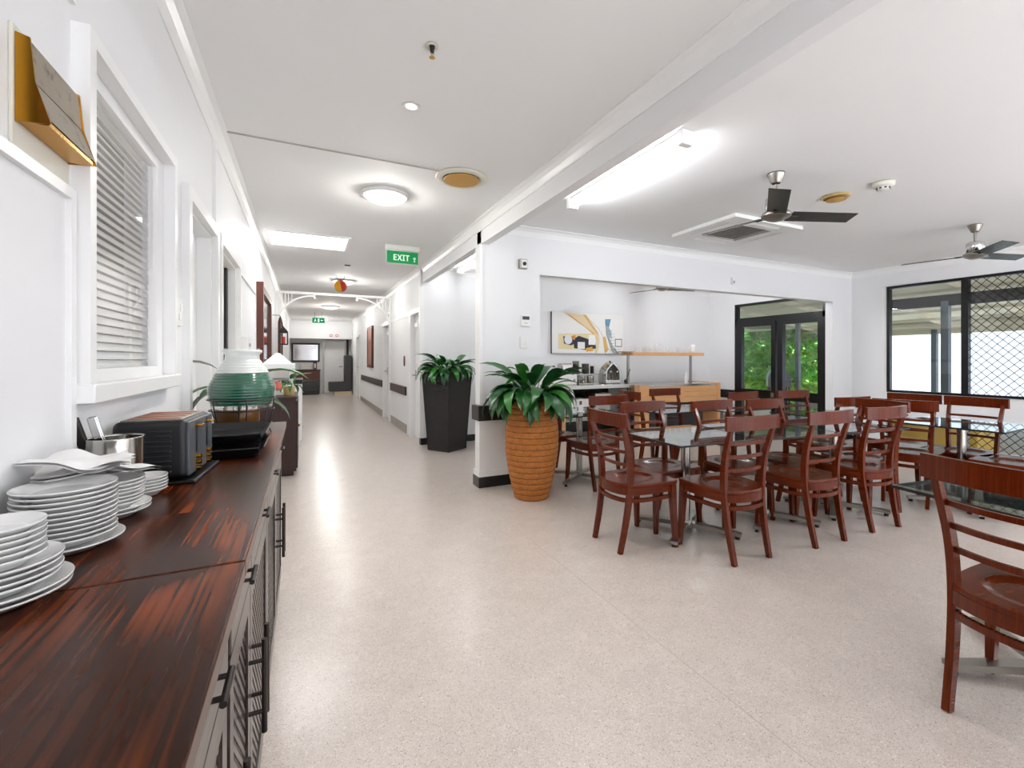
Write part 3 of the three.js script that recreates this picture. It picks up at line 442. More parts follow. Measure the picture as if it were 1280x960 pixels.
// ------------------------------------------------------------ sideboard cabinets
const YC = 0.93;
{
  const cab = (label, z0, z1, doors) => {            // z0 far, z1 near
    const t = thing('sideboard', label, 'sideboard', [0, 0, 0]);
    part(t, 'top', [rb(XL + 0.004, -0.092, YC - 0.03, YC, z0, z1, 0.003)], M.counter, 'dark glossy timber top with orange grain');
    part(t, 'carcass', [bb(XL + 0.01, -0.135, 0.06, YC - 0.03, z0 + 0.005, z1 - 0.005), bb(XL + 0.03, -0.16, 0, 0.06, z0 + 0.02, z1 - 0.02)], M.darkWood);
    for (const [a, b, hs] of doors) {
      const d = part(t, 'door', [bb(-0.135, -0.117, 0.09, 0.15, a + 0.004, b - 0.004), bb(-0.135, -0.117, 0.69, 0.75, a + 0.004, b - 0.004), bb(-0.135, -0.117, 0.15, 0.69, a + 0.004, a + 0.05), bb(-0.135, -0.117, 0.15, 0.69, b - 0.05, b - 0.004), bb(-0.135, -0.129, 0.15, 0.69, a + 0.05, b - 0.05)], M.front);
      const la = [], W = b - a - 0.1, H = 0.54, step = 0.032;
      for (const s of [-1, 1]) for (let c = -H; c < W + H; c += step) {   // bars of a woven lattice, clipped to the panel
        let p0 = s > 0 ? [c, 0] : [c, H], p1 = s > 0 ? [c + H, H] : [c + H, 0];
        const u0 = Math.max(0, p0[0]), u1 = Math.min(W, p1[0]); if (u1 - u0 < 0.01) continue;
        const yat = (u) => p0[1] + (p1[1] - p0[1]) * (u - p0[0]) / H;
        const A = [-0.126 + s * 0.001, 0.15 + yat(u0), a + 0.05 + u0], B = [-0.126 + s * 0.001, 0.15 + yat(u1), a + 0.05 + u1];
        const L = Math.hypot(B[1] - A[1], B[2] - A[2]), g = new THREE.BoxGeometry(0.006, 0.011, L);
        la.push(at(g, (A[0] + B[0]) / 2, (A[1] + B[1]) / 2, (A[2] + B[2]) / 2, -Math.atan2(B[1] - A[1], B[2] - A[2]), 0, 0));
      }
      const lt = part(d, 'lattice', la, M.front, 'woven lattice infill'); lt.userData.kind = 'stuff';
      const hz = hs > 0 ? b - 0.035 : a + 0.035;
      part(d, 'handle', [rod([-0.085, 0.40, hz], [-0.085, 0.62, hz], 0.006), rod([-0.117, 0.45, hz], [-0.085, 0.45, hz], 0.005), rod([-0.117, 0.57, hz], [-0.085, 0.57, hz], 0.005)], M.gun, 'dark metal bar handle');
      const dr = part(t, 'drawer', [rb(-0.135, -0.115, 0.76, YC - 0.035, a + 0.004, b - 0.004, 0.003)], M.front);
      const m = (a + b) / 2; part(dr, 'handle', [rod([-0.095, 0.83, m - 0.04], [-0.095, 0.83, m + 0.04], 0.005), rod([-0.115, 0.83, m - 0.025], [-0.095, 0.83, m - 0.025], 0.004), rod([-0.115, 0.83, m + 0.025], [-0.095, 0.83, m + 0.025], 0.004)], M.gun);
    }
  };
  cab('dark timber sideboard holding the toaster and drinks jar', -2.955, -0.947, [[-1.3, -0.96, -1], [-1.84, -1.3, 1], [-2.38, -1.84, -1], [-2.94, -2.38, 1]]);
  cab('dark timber sideboard with orange grain beside the plate stacks', -0.943, 0.45, [[-0.93, -0.59, -1], [-0.59, -0.25, 1], [-0.25, 0.1, -1], [0.1, 0.44, 1]]);
}
// ------------------------------------------------------------ crockery and things on the sideboard
{
  const plateShape = (r) => join([lathe([[0, 0.004], [r * 0.55, 0.004], [r * 0.62, 0.001], [r * 0.66, 0.003], [r * 0.8, 0.009], [r, 0.0155], [r * 1.003, 0.018], [r * 0.99, 0.019], [r * 0.8, 0.0125], [r * 0.64, 0.0075], [r * 0.6, 0.0065], [0, 0.0065]], 56)]);
  const pB = plateShape(0.083), pS = plateShape(0.072), pT = plateShape(0.055);
  const stack = (x, z, list, label, group) => { let y = YC; for (const [i, [g, dy, dx, dz]] of list.entries()) { const o = mesh(numbered('plate'), g, M.porcelain, scene); o.position.set(x + dx, y, z + dz); o.userData = { label: i === list.length - 1 ? label.replace('white plate in', 'topmost white plate of') : i === 0 ? label.replace('white plate in', 'bottom white plate of') : label, category: 'plate', group }; y += dy; } return y; };
  const j = (n, g, dy, s = 0.002) => Array.from({ length: n }, () => [g, dy, rr(-s, s), rr(-s, s)]);
  stack(-0.4, -0.938, [...j(2, pB, 0.009), ...j(4, pS, 0.0085), ...j(6, pT, 0.0088)], 'white plate in the tapering stack by the sideboard joint', 'plates in the tapering stack');
  stack(-0.396, -1.155, [...j(1, pB, 0.012), ...j(10, pS, 0.0088), [pS, 0.009, 0, 0]], 'white plate in the tall stack beside the napkins', 'plates in the tall stack');
  stack(-0.388, -1.345, [...j(2, pS, 0.009), ...j(7, plateShape(0.06), 0.008)], 'white plate in the stack with a napkin on top', 'plates in the napkin stack');
  const sa = plateShape(0.05);
  { let y = YC; for (let k = 0; k < 5; k++) { const o = mesh(numbered('saucer'), sa, M.porcelain, scene); o.position.set(-0.372 + rr(-0.001, 0.001), y, -1.515); o.userData = { label: 'small white saucer stacked beside the steel canister', category: 'saucer', group: 'saucers by the canister' }; y += 0.008; } }
  // napkins: soft folded sheets
  const cloth = (w, d, seedN, amp) => { const g = new THREE.PlaneGeometry(w, d, 26, 18).rotateX(-PI / 2), p = g.attributes.position; for (let i = 0; i < p.count; i++) { const x = p.getX(i), z = p.getZ(i); p.setY(i, amp * (n16(x * 22 + seedN, z * 22 + 3) - 0.5) + amp * 0.8 * Math.sin(x * 26 + seedN) * 0.5); } const b = g.clone(); b.translate(0, -0.006, 0); const m = join([g, b]); m.computeVertexNormals(); return m; };
  const nm = std('#f5f4f2', 0.9, { side: THREE.DoubleSide });
  [[-0.405, 1.065, -1.262, 0.3, 0.14, 0.15, 'white paper napkin lying over the back plate stacks'], [-0.405, 1.078, -1.24, -0.25, 0.13, 0.12, 'folded white napkin on top of the napkin pile'], [-0.375, 1.04, -1.37, 0.9, 0.12, 0.09, 'white napkin slipping off the pile beside the canister']].forEach(([x, y, z, ry, w, d, l], i) => { const o = mesh(numbered('napkin'), cloth(w, d, i * 3, 0.016), nm, scene); o.position.set(x, y, z); o.rotation.y = ry; if (i === 2) o.rotation.z = -0.35; o.userData = { label: l, category: 'napkin', group: 'napkins on the plates' }; });
  // steel canister with tongs
  const c = thing('steel_canister', 'brushed steel canister holding serving tongs', 'canister', [-0.42, YC, -1.49]);
  part(c, 'body', [lathe([[0.054, 0.004], [0.056, 0], [0.056, 0.155], [0.058, 0.158], [0.0545, 0.158], [0.053, 0.154], [0.053, 0.006], [0, 0.006]], 44)], M.steel);
  for (const [n, dx, lean, m, lab] of [['serving_tongs', -0.02, 0.5, M.gun, 'dark handled tongs standing in the steel canister'], ['serving_knife', 0.006, 0.42, M.chrome, 'bright steel handled tongs standing in the canister']]) { const t = thing(n === 'serving_knife' ? 'serving_tongs' : n, lab, 'tongs', [-0.428 + dx, YC + 0.008, -1.49]); part(t, 'arm', [at(rb(-0.009, 0.009, 0, 0.21, -0.004, 0.002, 0.003), 0.01, 0, 0.0, 0.1, 0, lean * 0.5)], m); part(t, 'arm', [at(rb(-0.009, 0.009, 0, 0.21, 0.006, 0.012, 0.003), 0.01, 0, 0.0, 0.1, 0, lean * 0.5)], m); }
  // four slot toaster
  const t = thing('toaster', 'charcoal four slot toaster with copper slots', 'toaster', [-0.374, YC, -1.745], R(-4));
  part(t, 'tray', [rb(-0.1, 0.108, 0, 0.01, -0.145, 0.145, 0.004)], M.black);
  part(t, 'body', [rb(-0.085, 0.085, 0.012, 0.178, -0.13, 0.13, 0.018, 4)], M.toaster);
  for (let k = 0; k < 9; k++) part(t, 'rib', [rb(-0.062, 0.05, 0.032 + k * 0.014, 0.039 + k * 0.014, 0.128, 0.1335, 0.0025)], M.toaster);
  part(t, 'front_plate', [rb(0.08, 0.09, 0.018, 0.172, -0.122, 0.122, 0.006)], M.toasterFront);
  part(t, 'top_plate', [rb(-0.07, 0.07, 0.176, 0.1815, -0.115, 0.115, 0.003)], M.satin);
  for (const z of [-0.085, -0.03, 0.03, 0.085]) part(t, 'slot', [rb(-0.06, 0.06, 0.1805, 0.1828, z - 0.014, z + 0.014, 0.001)], M.copper, 'copper coloured bread slot');
  for (const z of [-0.055, 0.055]) { part(t, 'lever_slot', [bb(0.089, 0.0912, 0.075, 0.165, z - 0.008, z + 0.008)], M.black); part(t, 'lever', [rb(0.09, 0.108, 0.15, 0.158, z - 0.014, z + 0.014, 0.003)], M.brass); for (let k = 0; k < 3; k++) part(t, 'knob', [at(cyl(0.007, 0.007, 0.012, 0, 0, 0, 14), 0.09, 0.062 - k * 0.017, z, 0, 0, -PI / 2)], M.brass); }
  // black trays
  const tray = (y, z, rx, label) => { const o = thing('serving_tray', label, 'tray', [-0.262, y, z]); o.rotation.x = rx; part(o, 'base', [rb(-0.105, 0.105, 0, 0.006, -0.17, 0.17, 0.003)], M.black); for (const s of [-1, 1]) { part(o, 'side', [at(new THREE.BoxGeometry(0.005, 0.04, 0.36), s * 0.118, 0.017, 0, 0, 0, -s * R(42))], M.black); part(o, 'end', [at(new THREE.BoxGeometry(0.23, 0.04, 0.005), 0, 0.017, s * 0.183, s * R(42), 0, 0)], M.black); } };
  tray(YC + 0.004, -2.1, 0, 'black serving tray lying between toaster and drinks jar'); tray(YC + 0.042, -2.19, 0, 'black serving tray stacked on top of the other tray');
  // drinks jar on a wire stand
  const ws = thing('wire_stand', 'black wire stand under the drinks jar', 'stand', [-0.262, YC, -2.56]);
  const ring = (r, y) => tube(Array.from({ length: 24 }, (_, k) => [r * Math.cos(k / 24 * 2 * PI), y, r * Math.sin(k / 24 * 2 * PI)]), 0.003, 72, 6, true);
  part(ws, 'ring', [ring(0.137, 0.165)], M.black); part(ws, 'ring', [ring(0.13, 0.115)], M.black);
  for (let k = 0; k < 6; k++) { const a = k * PI / 3 + 0.3; part(ws, 'leg', [tube([[0.137 * Math.cos(a), 0.165, 0.137 * Math.sin(a)], [0.131 * Math.cos(a), 0.11, 0.131 * Math.sin(a)], [0.115 * Math.cos(a), 0.04, 0.115 * Math.sin(a)], [0.125 * Math.cos(a), 0.003, 0.125 * Math.sin(a)]], 0.003, 20, 6)], M.black); }
  const jr = thing('drinks_jar', 'ribbed glass drinks jar half filled with green water', 'jar', [-0.262, YC + 0.12, -2.56]);
  const prof = (y) => { const t = y / 0.27; return t < 0.35 ? 0.118 + 0.018 * Math.sin(t / 0.35 * PI / 2) : t < 0.85 ? 0.136 - 0.066 * Math.pow((t - 0.35) / 0.5, 1.3) : 0.07; };
  const rib = (y) => 0.0022 * Math.abs(Math.sin(y / 0.0125 * PI / 1));
  const outer = [[0, 0], [0.11, 0]]; for (let y = 0.003; y < 0.242; y += 0.0021) outer.push([prof(y) + (y < 0.225 ? rib(y) : 0), y]); outer.push([0.068, 0.245], [0.072, 0.256], [0.08, 0.262], [0.08, 0.272], [0.07, 0.275]);
  const cut = outer.findIndex(([, y]) => y > 0.167);
  part(jr, 'vessel', [lathe(outer.slice(0, cut + 1), 64)], M.jar); part(jr, 'shoulder', [lathe(outer.slice(cut), 64)], M.frosted ??= phy({ color: '#f3f6f5', roughness: 0.3, transmission: 0.45, thickness: 0 }), 'clear ribbed glass shoulder and neck');
  const inner = [[0, 0.02]]; for (let y = 0.02; y < 0.166; y += 0.0021) inner.push([prof(y) + rib(y) - 0.004, y]); inner.push([0, 0.166]);
  part(jr, 'green_water', [lathe(inner, 64)], M.greenWater, 'green tinted water');
  part(jr, 'bottom_band', [lathe([[0.116, 0.002], [0.124, 0.006], [0.122, 0.02], [0.1, 0.02]], 48)], M.clear);
  part(jr, 'lid', [cyl(0.07, 0.07, 0.008, 0, 0.273, 0, 40)], M.clear);
  const tb = mono('small_bowl', [lathe([[0, 0], [0.03, 0.002], [0.05, 0.035], [0.047, 0.035], [0.028, 0.006], [0, 0.005]], 28)], M.gun, 'small dark bowl behind the toaster', 'bowl', [-0.42, YC, -1.98]);
}
// ------------------------------------------------------------ planters
function leafShape(len, wid, a0, a1, stalk = 0.25, fold = 0.25) {      // arching leaf growing along +x from the origin
  const n = 9, o = [], idx = []; let x = 0, y = 0;
  for (let i = 0; i <= n; i++) {
    const t = i / n, a = R(a0 + (a1 - a0) * Math.pow(t, 1.1));
    if (i) { x += Math.cos(a) * len / n; y += Math.sin(a) * len / n; }
    const s = (t - stalk) / (1 - stalk), w = s <= 0 ? 0.0035 : Math.max(0.0015, wid / 2 * Math.pow(Math.sin(PI * Math.min(1, Math.pow(s, 0.75))), 0.8));
    const nx = -Math.sin(a), ny = Math.cos(a);
    o.push(x + nx * w * fold, y + ny * w * fold, -w, x, y, 0, x + nx * w * fold, y + ny * w * fold, w);
  }
  for (let i = 0; i < n; i++) { const k = i * 3; for (const q of [0, 1]) idx.push(k + q, k + q + 1, k + q + 4, k + q, k + q + 4, k + q + 3); }
  const g = new THREE.BufferGeometry(); g.setAttribute('position', new THREE.Float32BufferAttribute(o, 3)); g.setIndex(idx); g.computeVertexNormals(); g.setAttribute('uv', new THREE.Float32BufferAttribute(new Float32Array(o.length / 3 * 2), 2)); return g;
}
const LEAVES = [leafShape(0.6, 0.105, 87, -12, 0.35), leafShape(0.5, 0.105, 78, -65, 0.3), leafShape(0.5, 0.1, 70, -95, 0.28), leafShape(0.44, 0.095, 52, -100, 0.25), leafShape(0.3, 0.07, 86, -10, 0.3)];
function foliage(parent, y, n, spread, mats, size = 1) {
  for (let k = 0; k < n; k++) {
    const t = k / n, v = t < 0.24 ? 0 : t < 0.46 ? 1 : t < 0.72 ? 2 : t < 0.92 ? 3 : 4;
    const l = mesh('leaf', LEAVES[v], mats[k % mats.length], parent), a = k * 2.399963 + rr(-0.3, 0.3), r0 = spread * Math.sqrt(rnd()) * 0.6, s = size * rr(0.78, 1.12);
    l.position.set(Math.cos(a) * r0, y + rr(-0.015, 0.015), Math.sin(a) * r0); l.rotation.set(0, -a, 0); l.rotateZ(R(rr(-10, 12))); l.rotateX(R(rr(-25, 25))); l.scale.setScalar(s);
  }
}
{
  const p = thing('clay_planter', 'tall ribbed orange clay pot beside the pier', 'planter', [1.89, 0, -3.87]);
  const H = 0.885, rad = (t) => { const a = 0.158, b = 0.248, c = 0.2; return t < 0.62 ? a + (b - a) * Math.sin(t / 0.62 * PI / 2) : c + (b - c) * Math.cos((t - 0.62) / 0.38 * PI / 2); };
  const pts = [[0, 0], [rad(0) - 0.01, 0]]; const NR = 17;
  for (let i = 0; i <= 170; i++) { const t = i / 170, q = (t * NR) % 1; pts.push([rad(t) + 0.0065 * Math.pow(Math.sin(PI * q), 0.45) - 0.004, 0.004 + t * H]); }
  pts.push([0.17, H + 0.004], [0.16, H - 0.03], [0, H - 0.03]);
  part(p, 'pot', [lathe(pts, 72)], M.clay); for (let k = 1; k < NR; k++) { const y = 0.004 + k / NR * H, r = rad(k / NR); part(p, 'groove', [lathe([[r - 0.006, y - 0.004], [r - 0.0025, y - 0.0035], [r - 0.002, y], [r - 0.0025, y + 0.0035], [r - 0.006, y + 0.004]], 72)], M.claySeam); } part(p, 'soil', [cyl(0.16, 0.16, 0.01, 0, H - 0.03, 0)], M.soil);
  const pl = thing('potted_plant', 'broad leaved green plant growing in orange clay pot', 'plant', [1.89, H - 0.025, -3.87]);
  foliage(pl, 0, 112, 0.17, [M.leaf, M.leafB, M.leafC, M.leaf], 1.0);
  part(pl, 'crown', [lathe([[0, 0.1], [0.05, 0.08], [0.1, 0.02], [0.13, 0], [0, 0]], 14)], M.leafC);
}
{
  const p = thing('wicker_planter', 'tall square black wicker planter by the corridor doors', 'planter', [1.815, 0, -6.46], R(33));
  const a = 0.185, b = 0.245, H = 1.1;
  const fr = new THREE.CylinderGeometry(b * Math.SQRT2, a * Math.SQRT2, H, 4, 1, true).rotateY(PI / 4).translate(0, H / 2, 0).toNonIndexed(); fr.computeVertexNormals();
  part(p, 'basket', [fr, bb(-a, a, 0, 0.01, -a, a)], M.wicker);
  part(p, 'rim', [bb(-b - 0.008, b + 0.008, H - 0.03, H, -b - 0.008, -b + 0.02), bb(-b - 0.008, b + 0.008, H - 0.03, H, b - 0.02, b + 0.008), bb(-b - 0.008, -b + 0.02, H - 0.03, H, -b, b), bb(b - 0.02, b + 0.008, H - 0.03, H, -b, b)], M.wicker);
  part(p, 'soil', [bb(-b + 0.02, b - 0.02, H - 0.06, H - 0.05, -b + 0.02, b - 0.02)], M.soil);
  for (let k = 0; k < 4; k++) { const c = k * PI / 2 + PI / 4; part(p, 'corner_strip', [rod([a * Math.SQRT2 * Math.cos(c), 0, a * Math.SQRT2 * Math.sin(c)], [b * Math.SQRT2 * Math.cos(c), H, b * Math.SQRT2 * Math.sin(c)], 0.009)], M.wicker); }
  const pl = thing('potted_plant', 'broad leaved green plant growing in wicker planter', 'plant', [1.815, H - 0.05, -6.46]);
  foliage(pl, 0, 100, 0.25, [M.leaf, M.leafC, M.leafB], 0.8);
  part(pl, 'crown', [lathe([[0, 0.12], [0.08, 0.1], [0.16, 0.02], [0.2, 0], [0, 0]], 14)], M.leafC);
}
// ------------------------------------------------------------ plant, dark and white cabinets past the sideboard
{
  const p = thing('potted_plant', 'long leaved plant in an amber pot behind the drinks jar', 'plant', [-0.31, YC, -2.8]);
  part(p, 'pot', [lathe([[0, 0], [0.07, 0], [0.1, 0.03], [0.1, 0.09], [0.085, 0.1], [0.08, 0.09], [0, 0.09]], 32)], std('#6b4414', 0.3));
  const big = leafShape(0.36, 0.085, 76, -35, 0.35), low = leafShape(0.3, 0.075, 40, -70, 0.3);
  for (const [g, a, s, m, dy] of [[big, 172, 1.1, 0, 0.1], [big, 10, 1.15, 1, 0.05], [low, 165, 1, 1, 0.09], [low, 200, 0.9, 0, 0.06], [low, 5, 1, 0, 0.02], [big, 60, 0.9, 1, 0], [big, 300, 0.9, 0, 0], [low, -20, 0.9, 1, 0.05], [big, 120, 0.85, 0, 0]]) { const l = mesh('leaf', g, m ? M.leafB : M.leaf, p); l.position.set(0, 0.09 + dy, 0); l.rotation.y = R(-a); l.scale.setScalar(s); }
  part(p, 'flower', [at(new THREE.SphereGeometry(0.025, 10, 8), 0.2, 0.21, 0.02)], std('#e8766a', 0.6), 'pink flower'); p.children.at(-1).scale.set(0.9, 1, 0.9);
  part(p, 'stem', [tube([[0, 0.08, 0], [0.1, 0.2, 0.01], [0.2, 0.22, 0.02]], 0.004, 14, 6)], M.leafB);
  const d = thing('dark_cabinet', 'dark timber cabinet standing beyond the sideboard', 'cabinet', [0, 0, -6.15]);
  part(d, 'body', [bb(XL + 0.005, -0.085, 0.05, 0.84, -0.42, 0.42), bb(XL + 0.02, -0.11, 0, 0.05, -0.4, 0.4)], M.darkWood); part(d, 'top', [rb(XL + 0.003, -0.075, 0.84, 0.87, -0.44, 0.44, 0.004)], M.darkWood);
  for (const s of [-1, 1]) { const dr = part(d, 'door', [rb(-0.085, -0.07, 0.08, 0.82, s * 0.21 - 0.2, s * 0.21 + 0.2, 0.004)], M.darkWood); part(dr, 'knob', [new THREE.SphereGeometry(0.012, 10, 8).translate(-0.06, 0.5, s * 0.03)], M.brass); }
  const w = thing('white_cabinet', 'white cabinet with dark top past dark cabinet', 'cabinet', [0, 0, -8.0]);
  part(w, 'body', [bb(XL + 0.005, -0.05, 0.08, 0.92, -0.4, 0.4), bb(XL + 0.02, -0.06, 0, 0.08, -0.38, 0.38)], M.trim); part(w, 'top', [rb(XL + 0.003, -0.03, 0.92, 0.98, -0.43, 0.43, 0.004)], M.black);
  for (let k = 0; k < 3; k++) { const dr = part(w, 'drawer', [rb(-0.05, -0.036, 0.1 + k * 0.27, 0.355 + k * 0.27, -0.39, 0.39, 0.004)], M.plastic); part(dr, 'handle', [rod([-0.025, 0.23 + k * 0.27, -0.06], [-0.025, 0.23 + k * 0.27, 0.06], 0.006)], M.satin); }
  // white house shaped lantern
  const l = thing('house_lantern', 'white wooden house shaped lantern on dark cabinet', 'lantern', [-0.28, 0.87, -6.1]);
  part(l, 'base', [rb(-0.16, 0.16, 0, 0.03, -0.13, 0.13, 0.004)], M.trim); part(l, 'cornice', [rb(-0.18, 0.18, 0.3, 0.36, -0.15, 0.15, 0.005)], M.trim);
  for (const [a, b] of [[-1, -1], [1, -1], [-1, 1], [1, 1]]) part(l, 'post', [bb(a * 0.14 - 0.018, a * 0.14 + 0.018, 0.03, 0.3, b * 0.11 - 0.018, b * 0.11 + 0.018)], M.trim);
  part(l, 'roof', [new THREE.CylinderGeometry(0.03, 0.2, 0.12, 4).rotateY(PI / 4).translate(0, 0.42, 0)], M.trim); part(l, 'candle', [cyl(0.04, 0.04, 0.14, 0, 0.03, 0)], M.dirtyWhite);
  const pc = thing('potted_plant', 'small leafy plant on the dark cabinet', 'plant', [-0.16, 0.87, -5.92]);
  part(pc, 'pot', [lathe([[0, 0], [0.05, 0], [0.065, 0.1], [0.058, 0.1], [0, 0.09]], 24)], M.tanPale);
  for (let k = 0; k < 12; k++) { const g = mesh('leaf', LEAVES[k % 5], k & 1 ? M.leafB : M.leaf, pc); g.position.y = 0.09; g.rotation.y = k * 2.4; g.scale.setScalar(0.5); }
}
// ------------------------------------------------------------ dining tables
const tableParts = (t, s = 0.74, H = 0.72) => {
  const h = s / 2;
  part(t, 'glass_top', [bb(-h, h, H - 0.01, H, -h, h)], M.tableGlass, 'clear glass top');
  for (const [a, b, c, d] of [[-h, h, -h - 0.002, -h + 0.006], [-h, h, h - 0.006, h + 0.002], [-h - 0.002, -h + 0.006, -h, h], [h - 0.006, h + 0.002, -h, h]]) part(t, 'rim', [bb(a, b, H - 0.014, H - 0.0015, c, d)], M.black);
  part(t, 'support_plate', [rb(-0.15, 0.15, H - 0.035, H - 0.011, -0.15, 0.15, 0.004)], M.black);
  part(t, 'column', [cyl(0.033, 0.033, H - 0.09, 0, 0.06, 0, 28)], M.steel); part(t, 'collar', [cyl(0.05, 0.045, 0.025, 0, 0.055, 0, 28)], M.satin);
  for (let k = 0; k < 4; k++) { const a = k * PI / 2 + PI / 4 + 0.15, f = part(t, 'foot', [at(sweep([[0.0, 0.052, 0], [0.2, 0.046, 0], [0.385, 0.034, 0]], 0.055, (q) => 0.036 - 0.014 * q), 0, 0, 0, 0, -a, 0)], M.satin); part(f, 'glide', [cyl(0.016, 0.016, 0.022, 0.36 * Math.cos(a), 0, 0.36 * Math.sin(a), 14)], M.rubber); }
};
const tb0 = thing('glass_table', 'square glass table nearest the orange pot, end of front row', 'table', [2.555, 0, -2.6], R(-3), 'glass dining tables'); tableParts(tb0);
for (const [x, z, a, l] of [[3.315, -2.51, -7, 'square glass table in the middle of the front row'], [4.07, -2.41, -6, 'square glass table at the window end of the front row'], [5.13, -1.95, 4, 'square glass table next to the patio window chairs'], [2.64, -4.24, 0, 'square glass table in the opening behind the orange pot'], [3.66, -4.06, 2, 'square glass table just before the servery counter'], [4.42, -3.9, -2, 'square glass table before the garden doors'], [4.83, -2.95, 3, 'square glass table between front row and garden doors'], [2.66, -0.72, -8, 'square glass table whose lone chair stands apart']]) { const t = copy(tb0, [x, 0, z], R(a), l); if (z > -1) for (const c of t.children) if (c.name === 'foot') c.rotation.y = R(27); }
// ------------------------------------------------------------ dining chairs: face -z, origin between the rear feet
const ch0 = thing('dining_chair', 'reddish wooden chair turned sideways at the pot end of front row', 'chair', [0, 0, 0], 0, 'wooden dining chairs');
{
  const t = ch0, m = M.chair, SH = 0.455;
  for (const s of [-1, 1]) {
    part(t, 'rear_leg', [sweep(smoothPts([[s * 0.154, 0, 0.0], [s * 0.16, 0.22, -0.045], [s * 0.168, 0.44, -0.07], [s * 0.176, 0.62, -0.06], [s * 0.186, 0.78, -0.018], [s * 0.19, 0.87, 0.014]], 18), (q) => 0.03 + 0.012 * Math.sin(q * PI) - 0.014 * q * q * q, 0.026, V(1, 0, 0))], m);
    part(t, 'front_leg', [sweep([[s * 0.215, 0.0, -0.415], [s * 0.205, 0.2, -0.405], [s * 0.196, SH - 0.02, -0.395]], (q) => 0.026 + 0.017 * q, (q) => 0.026 + 0.017 * q, V(1, 0, 0))], m);
    part(t, 'foot_glide', [cyl(0.013, 0.013, 0.008, s * 0.215, 0, -0.415, 12)], M.rubber);
  }
  const outline = [[-0.205, -0.435], [-0.222, -0.415], [-0.215, -0.27], [-0.2, -0.13], [-0.165, -0.045], [-0.09, -0.006], [0, 0.006], [0.09, -0.006], [0.165, -0.045], [0.2, -0.13], [0.215, -0.27], [0.222, -0.415], [0.205, -0.435], [0.1, -0.442], [0, -0.445], [-0.1, -0.442]];
  // saddle seat: dished plate with a rounded edge
  const N = 26, rad = (a) => { let best = 1e9; const dx = Math.cos(a), dz = Math.sin(a), cx = 0, cz = -0.22; for (let i = 0; i < outline.length; i++) { const [x1, z1] = outline[i], [x2, z2] = outline[(i + 1) % outline.length], ex = x2 - x1, ez = z2 - z1, den = dx * ez - dz * ex; if (Math.abs(den) < 1e-9) continue; const u = ((x1 - cx) * ez - (z1 - cz) * ex) / den, w = ((x1 - cx) * dz - (z1 - cz) * dx) / den; if (u > 0 && w >= -1e-6 && w <= 1 + 1e-6) best = Math.min(best, u); } return best; };
  const A = 56, pos = [], id = []; const ringsDef = []; for (let i = 0; i <= N; i++) { const q = i / N; ringsDef.push([q * 0.99, SH, true]); } ringsDef.push([1, SH - 0.004], [1, SH - 0.02], [0.985, SH - 0.024], [0, SH - 0.024]);
  ringsDef.forEach(([q, y, top]) => { for (let k = 0; k < A; k++) { const a = k / A * 2 * PI, r = rad(a) * q; pos.push(r * Math.cos(a), top ? y - 0.013 * (1 - sm(0.105, 0.15, r)) : y, -0.22 + r * Math.sin(a)); } });
  for (let i = 0; i + 1 < ringsDef.length; i++) for (let k = 0; k < A; k++) { const p = i * A + k, q = i * A + (k + 1) % A; id.push(p, q, q + A, p, q + A, p + A); }
  const sg = new THREE.BufferGeometry(); sg.setAttribute('position', new THREE.Float32BufferAttribute(pos, 3)); sg.setIndex(id); sg.computeVertexNormals();
  { const n = sg.attributes.normal; if (n.getY(A * 4) < 0) { sg.index.array.reverse(); sg.computeVertexNormals(); } }
  part(t, 'seat', [toCreasedNormals(sg, 0.7)], m);
  const hoop = (y, h, inset) => sweep(smoothPts([[-0.198 + inset, y, -0.39], [-0.2 + inset, y, -0.27], [-0.19 + inset, y, -0.13], [-0.155 + inset, y, -0.05], [-0.08, y, -0.015 - inset], [0, y, -0.006 - inset], [0.08, y, -0.015 - inset], [0.155 - inset, y, -0.05], [0.19 - inset, y, -0.13], [0.2 - inset, y, -0.27], [0.198 - inset, y, -0.39]], 44), 0.018, h);
  part(t, 'apron', [hoop(SH - 0.048, 0.05, 0), bb(-0.19, 0.19, SH - 0.073, SH - 0.023, -0.41, -0.392)], m);
  part(t, 'stretcher', [hoop(0.345, 0.026, 0.004)], m);
  const bow = (y, w, z, th, hh, dz) => sweep(Array.from({ length: 13 }, (_, i) => { const u = i / 6 - 1; return [u * w, y, z + dz * (1 - u * u)]; }), th, hh);
  part(t, 'top_rail', [bow(0.882, 0.231, 0.004, 0.022, 0.088, 0.032)], m);
  for (const [y, w, z] of [[0.752, 0.172, -0.032], [0.664, 0.167, -0.055], [0.576, 0.163, -0.066]]) part(t, 'slat', [bow(y, w, z, 0.014, 0.021, 0.03)], m);
}
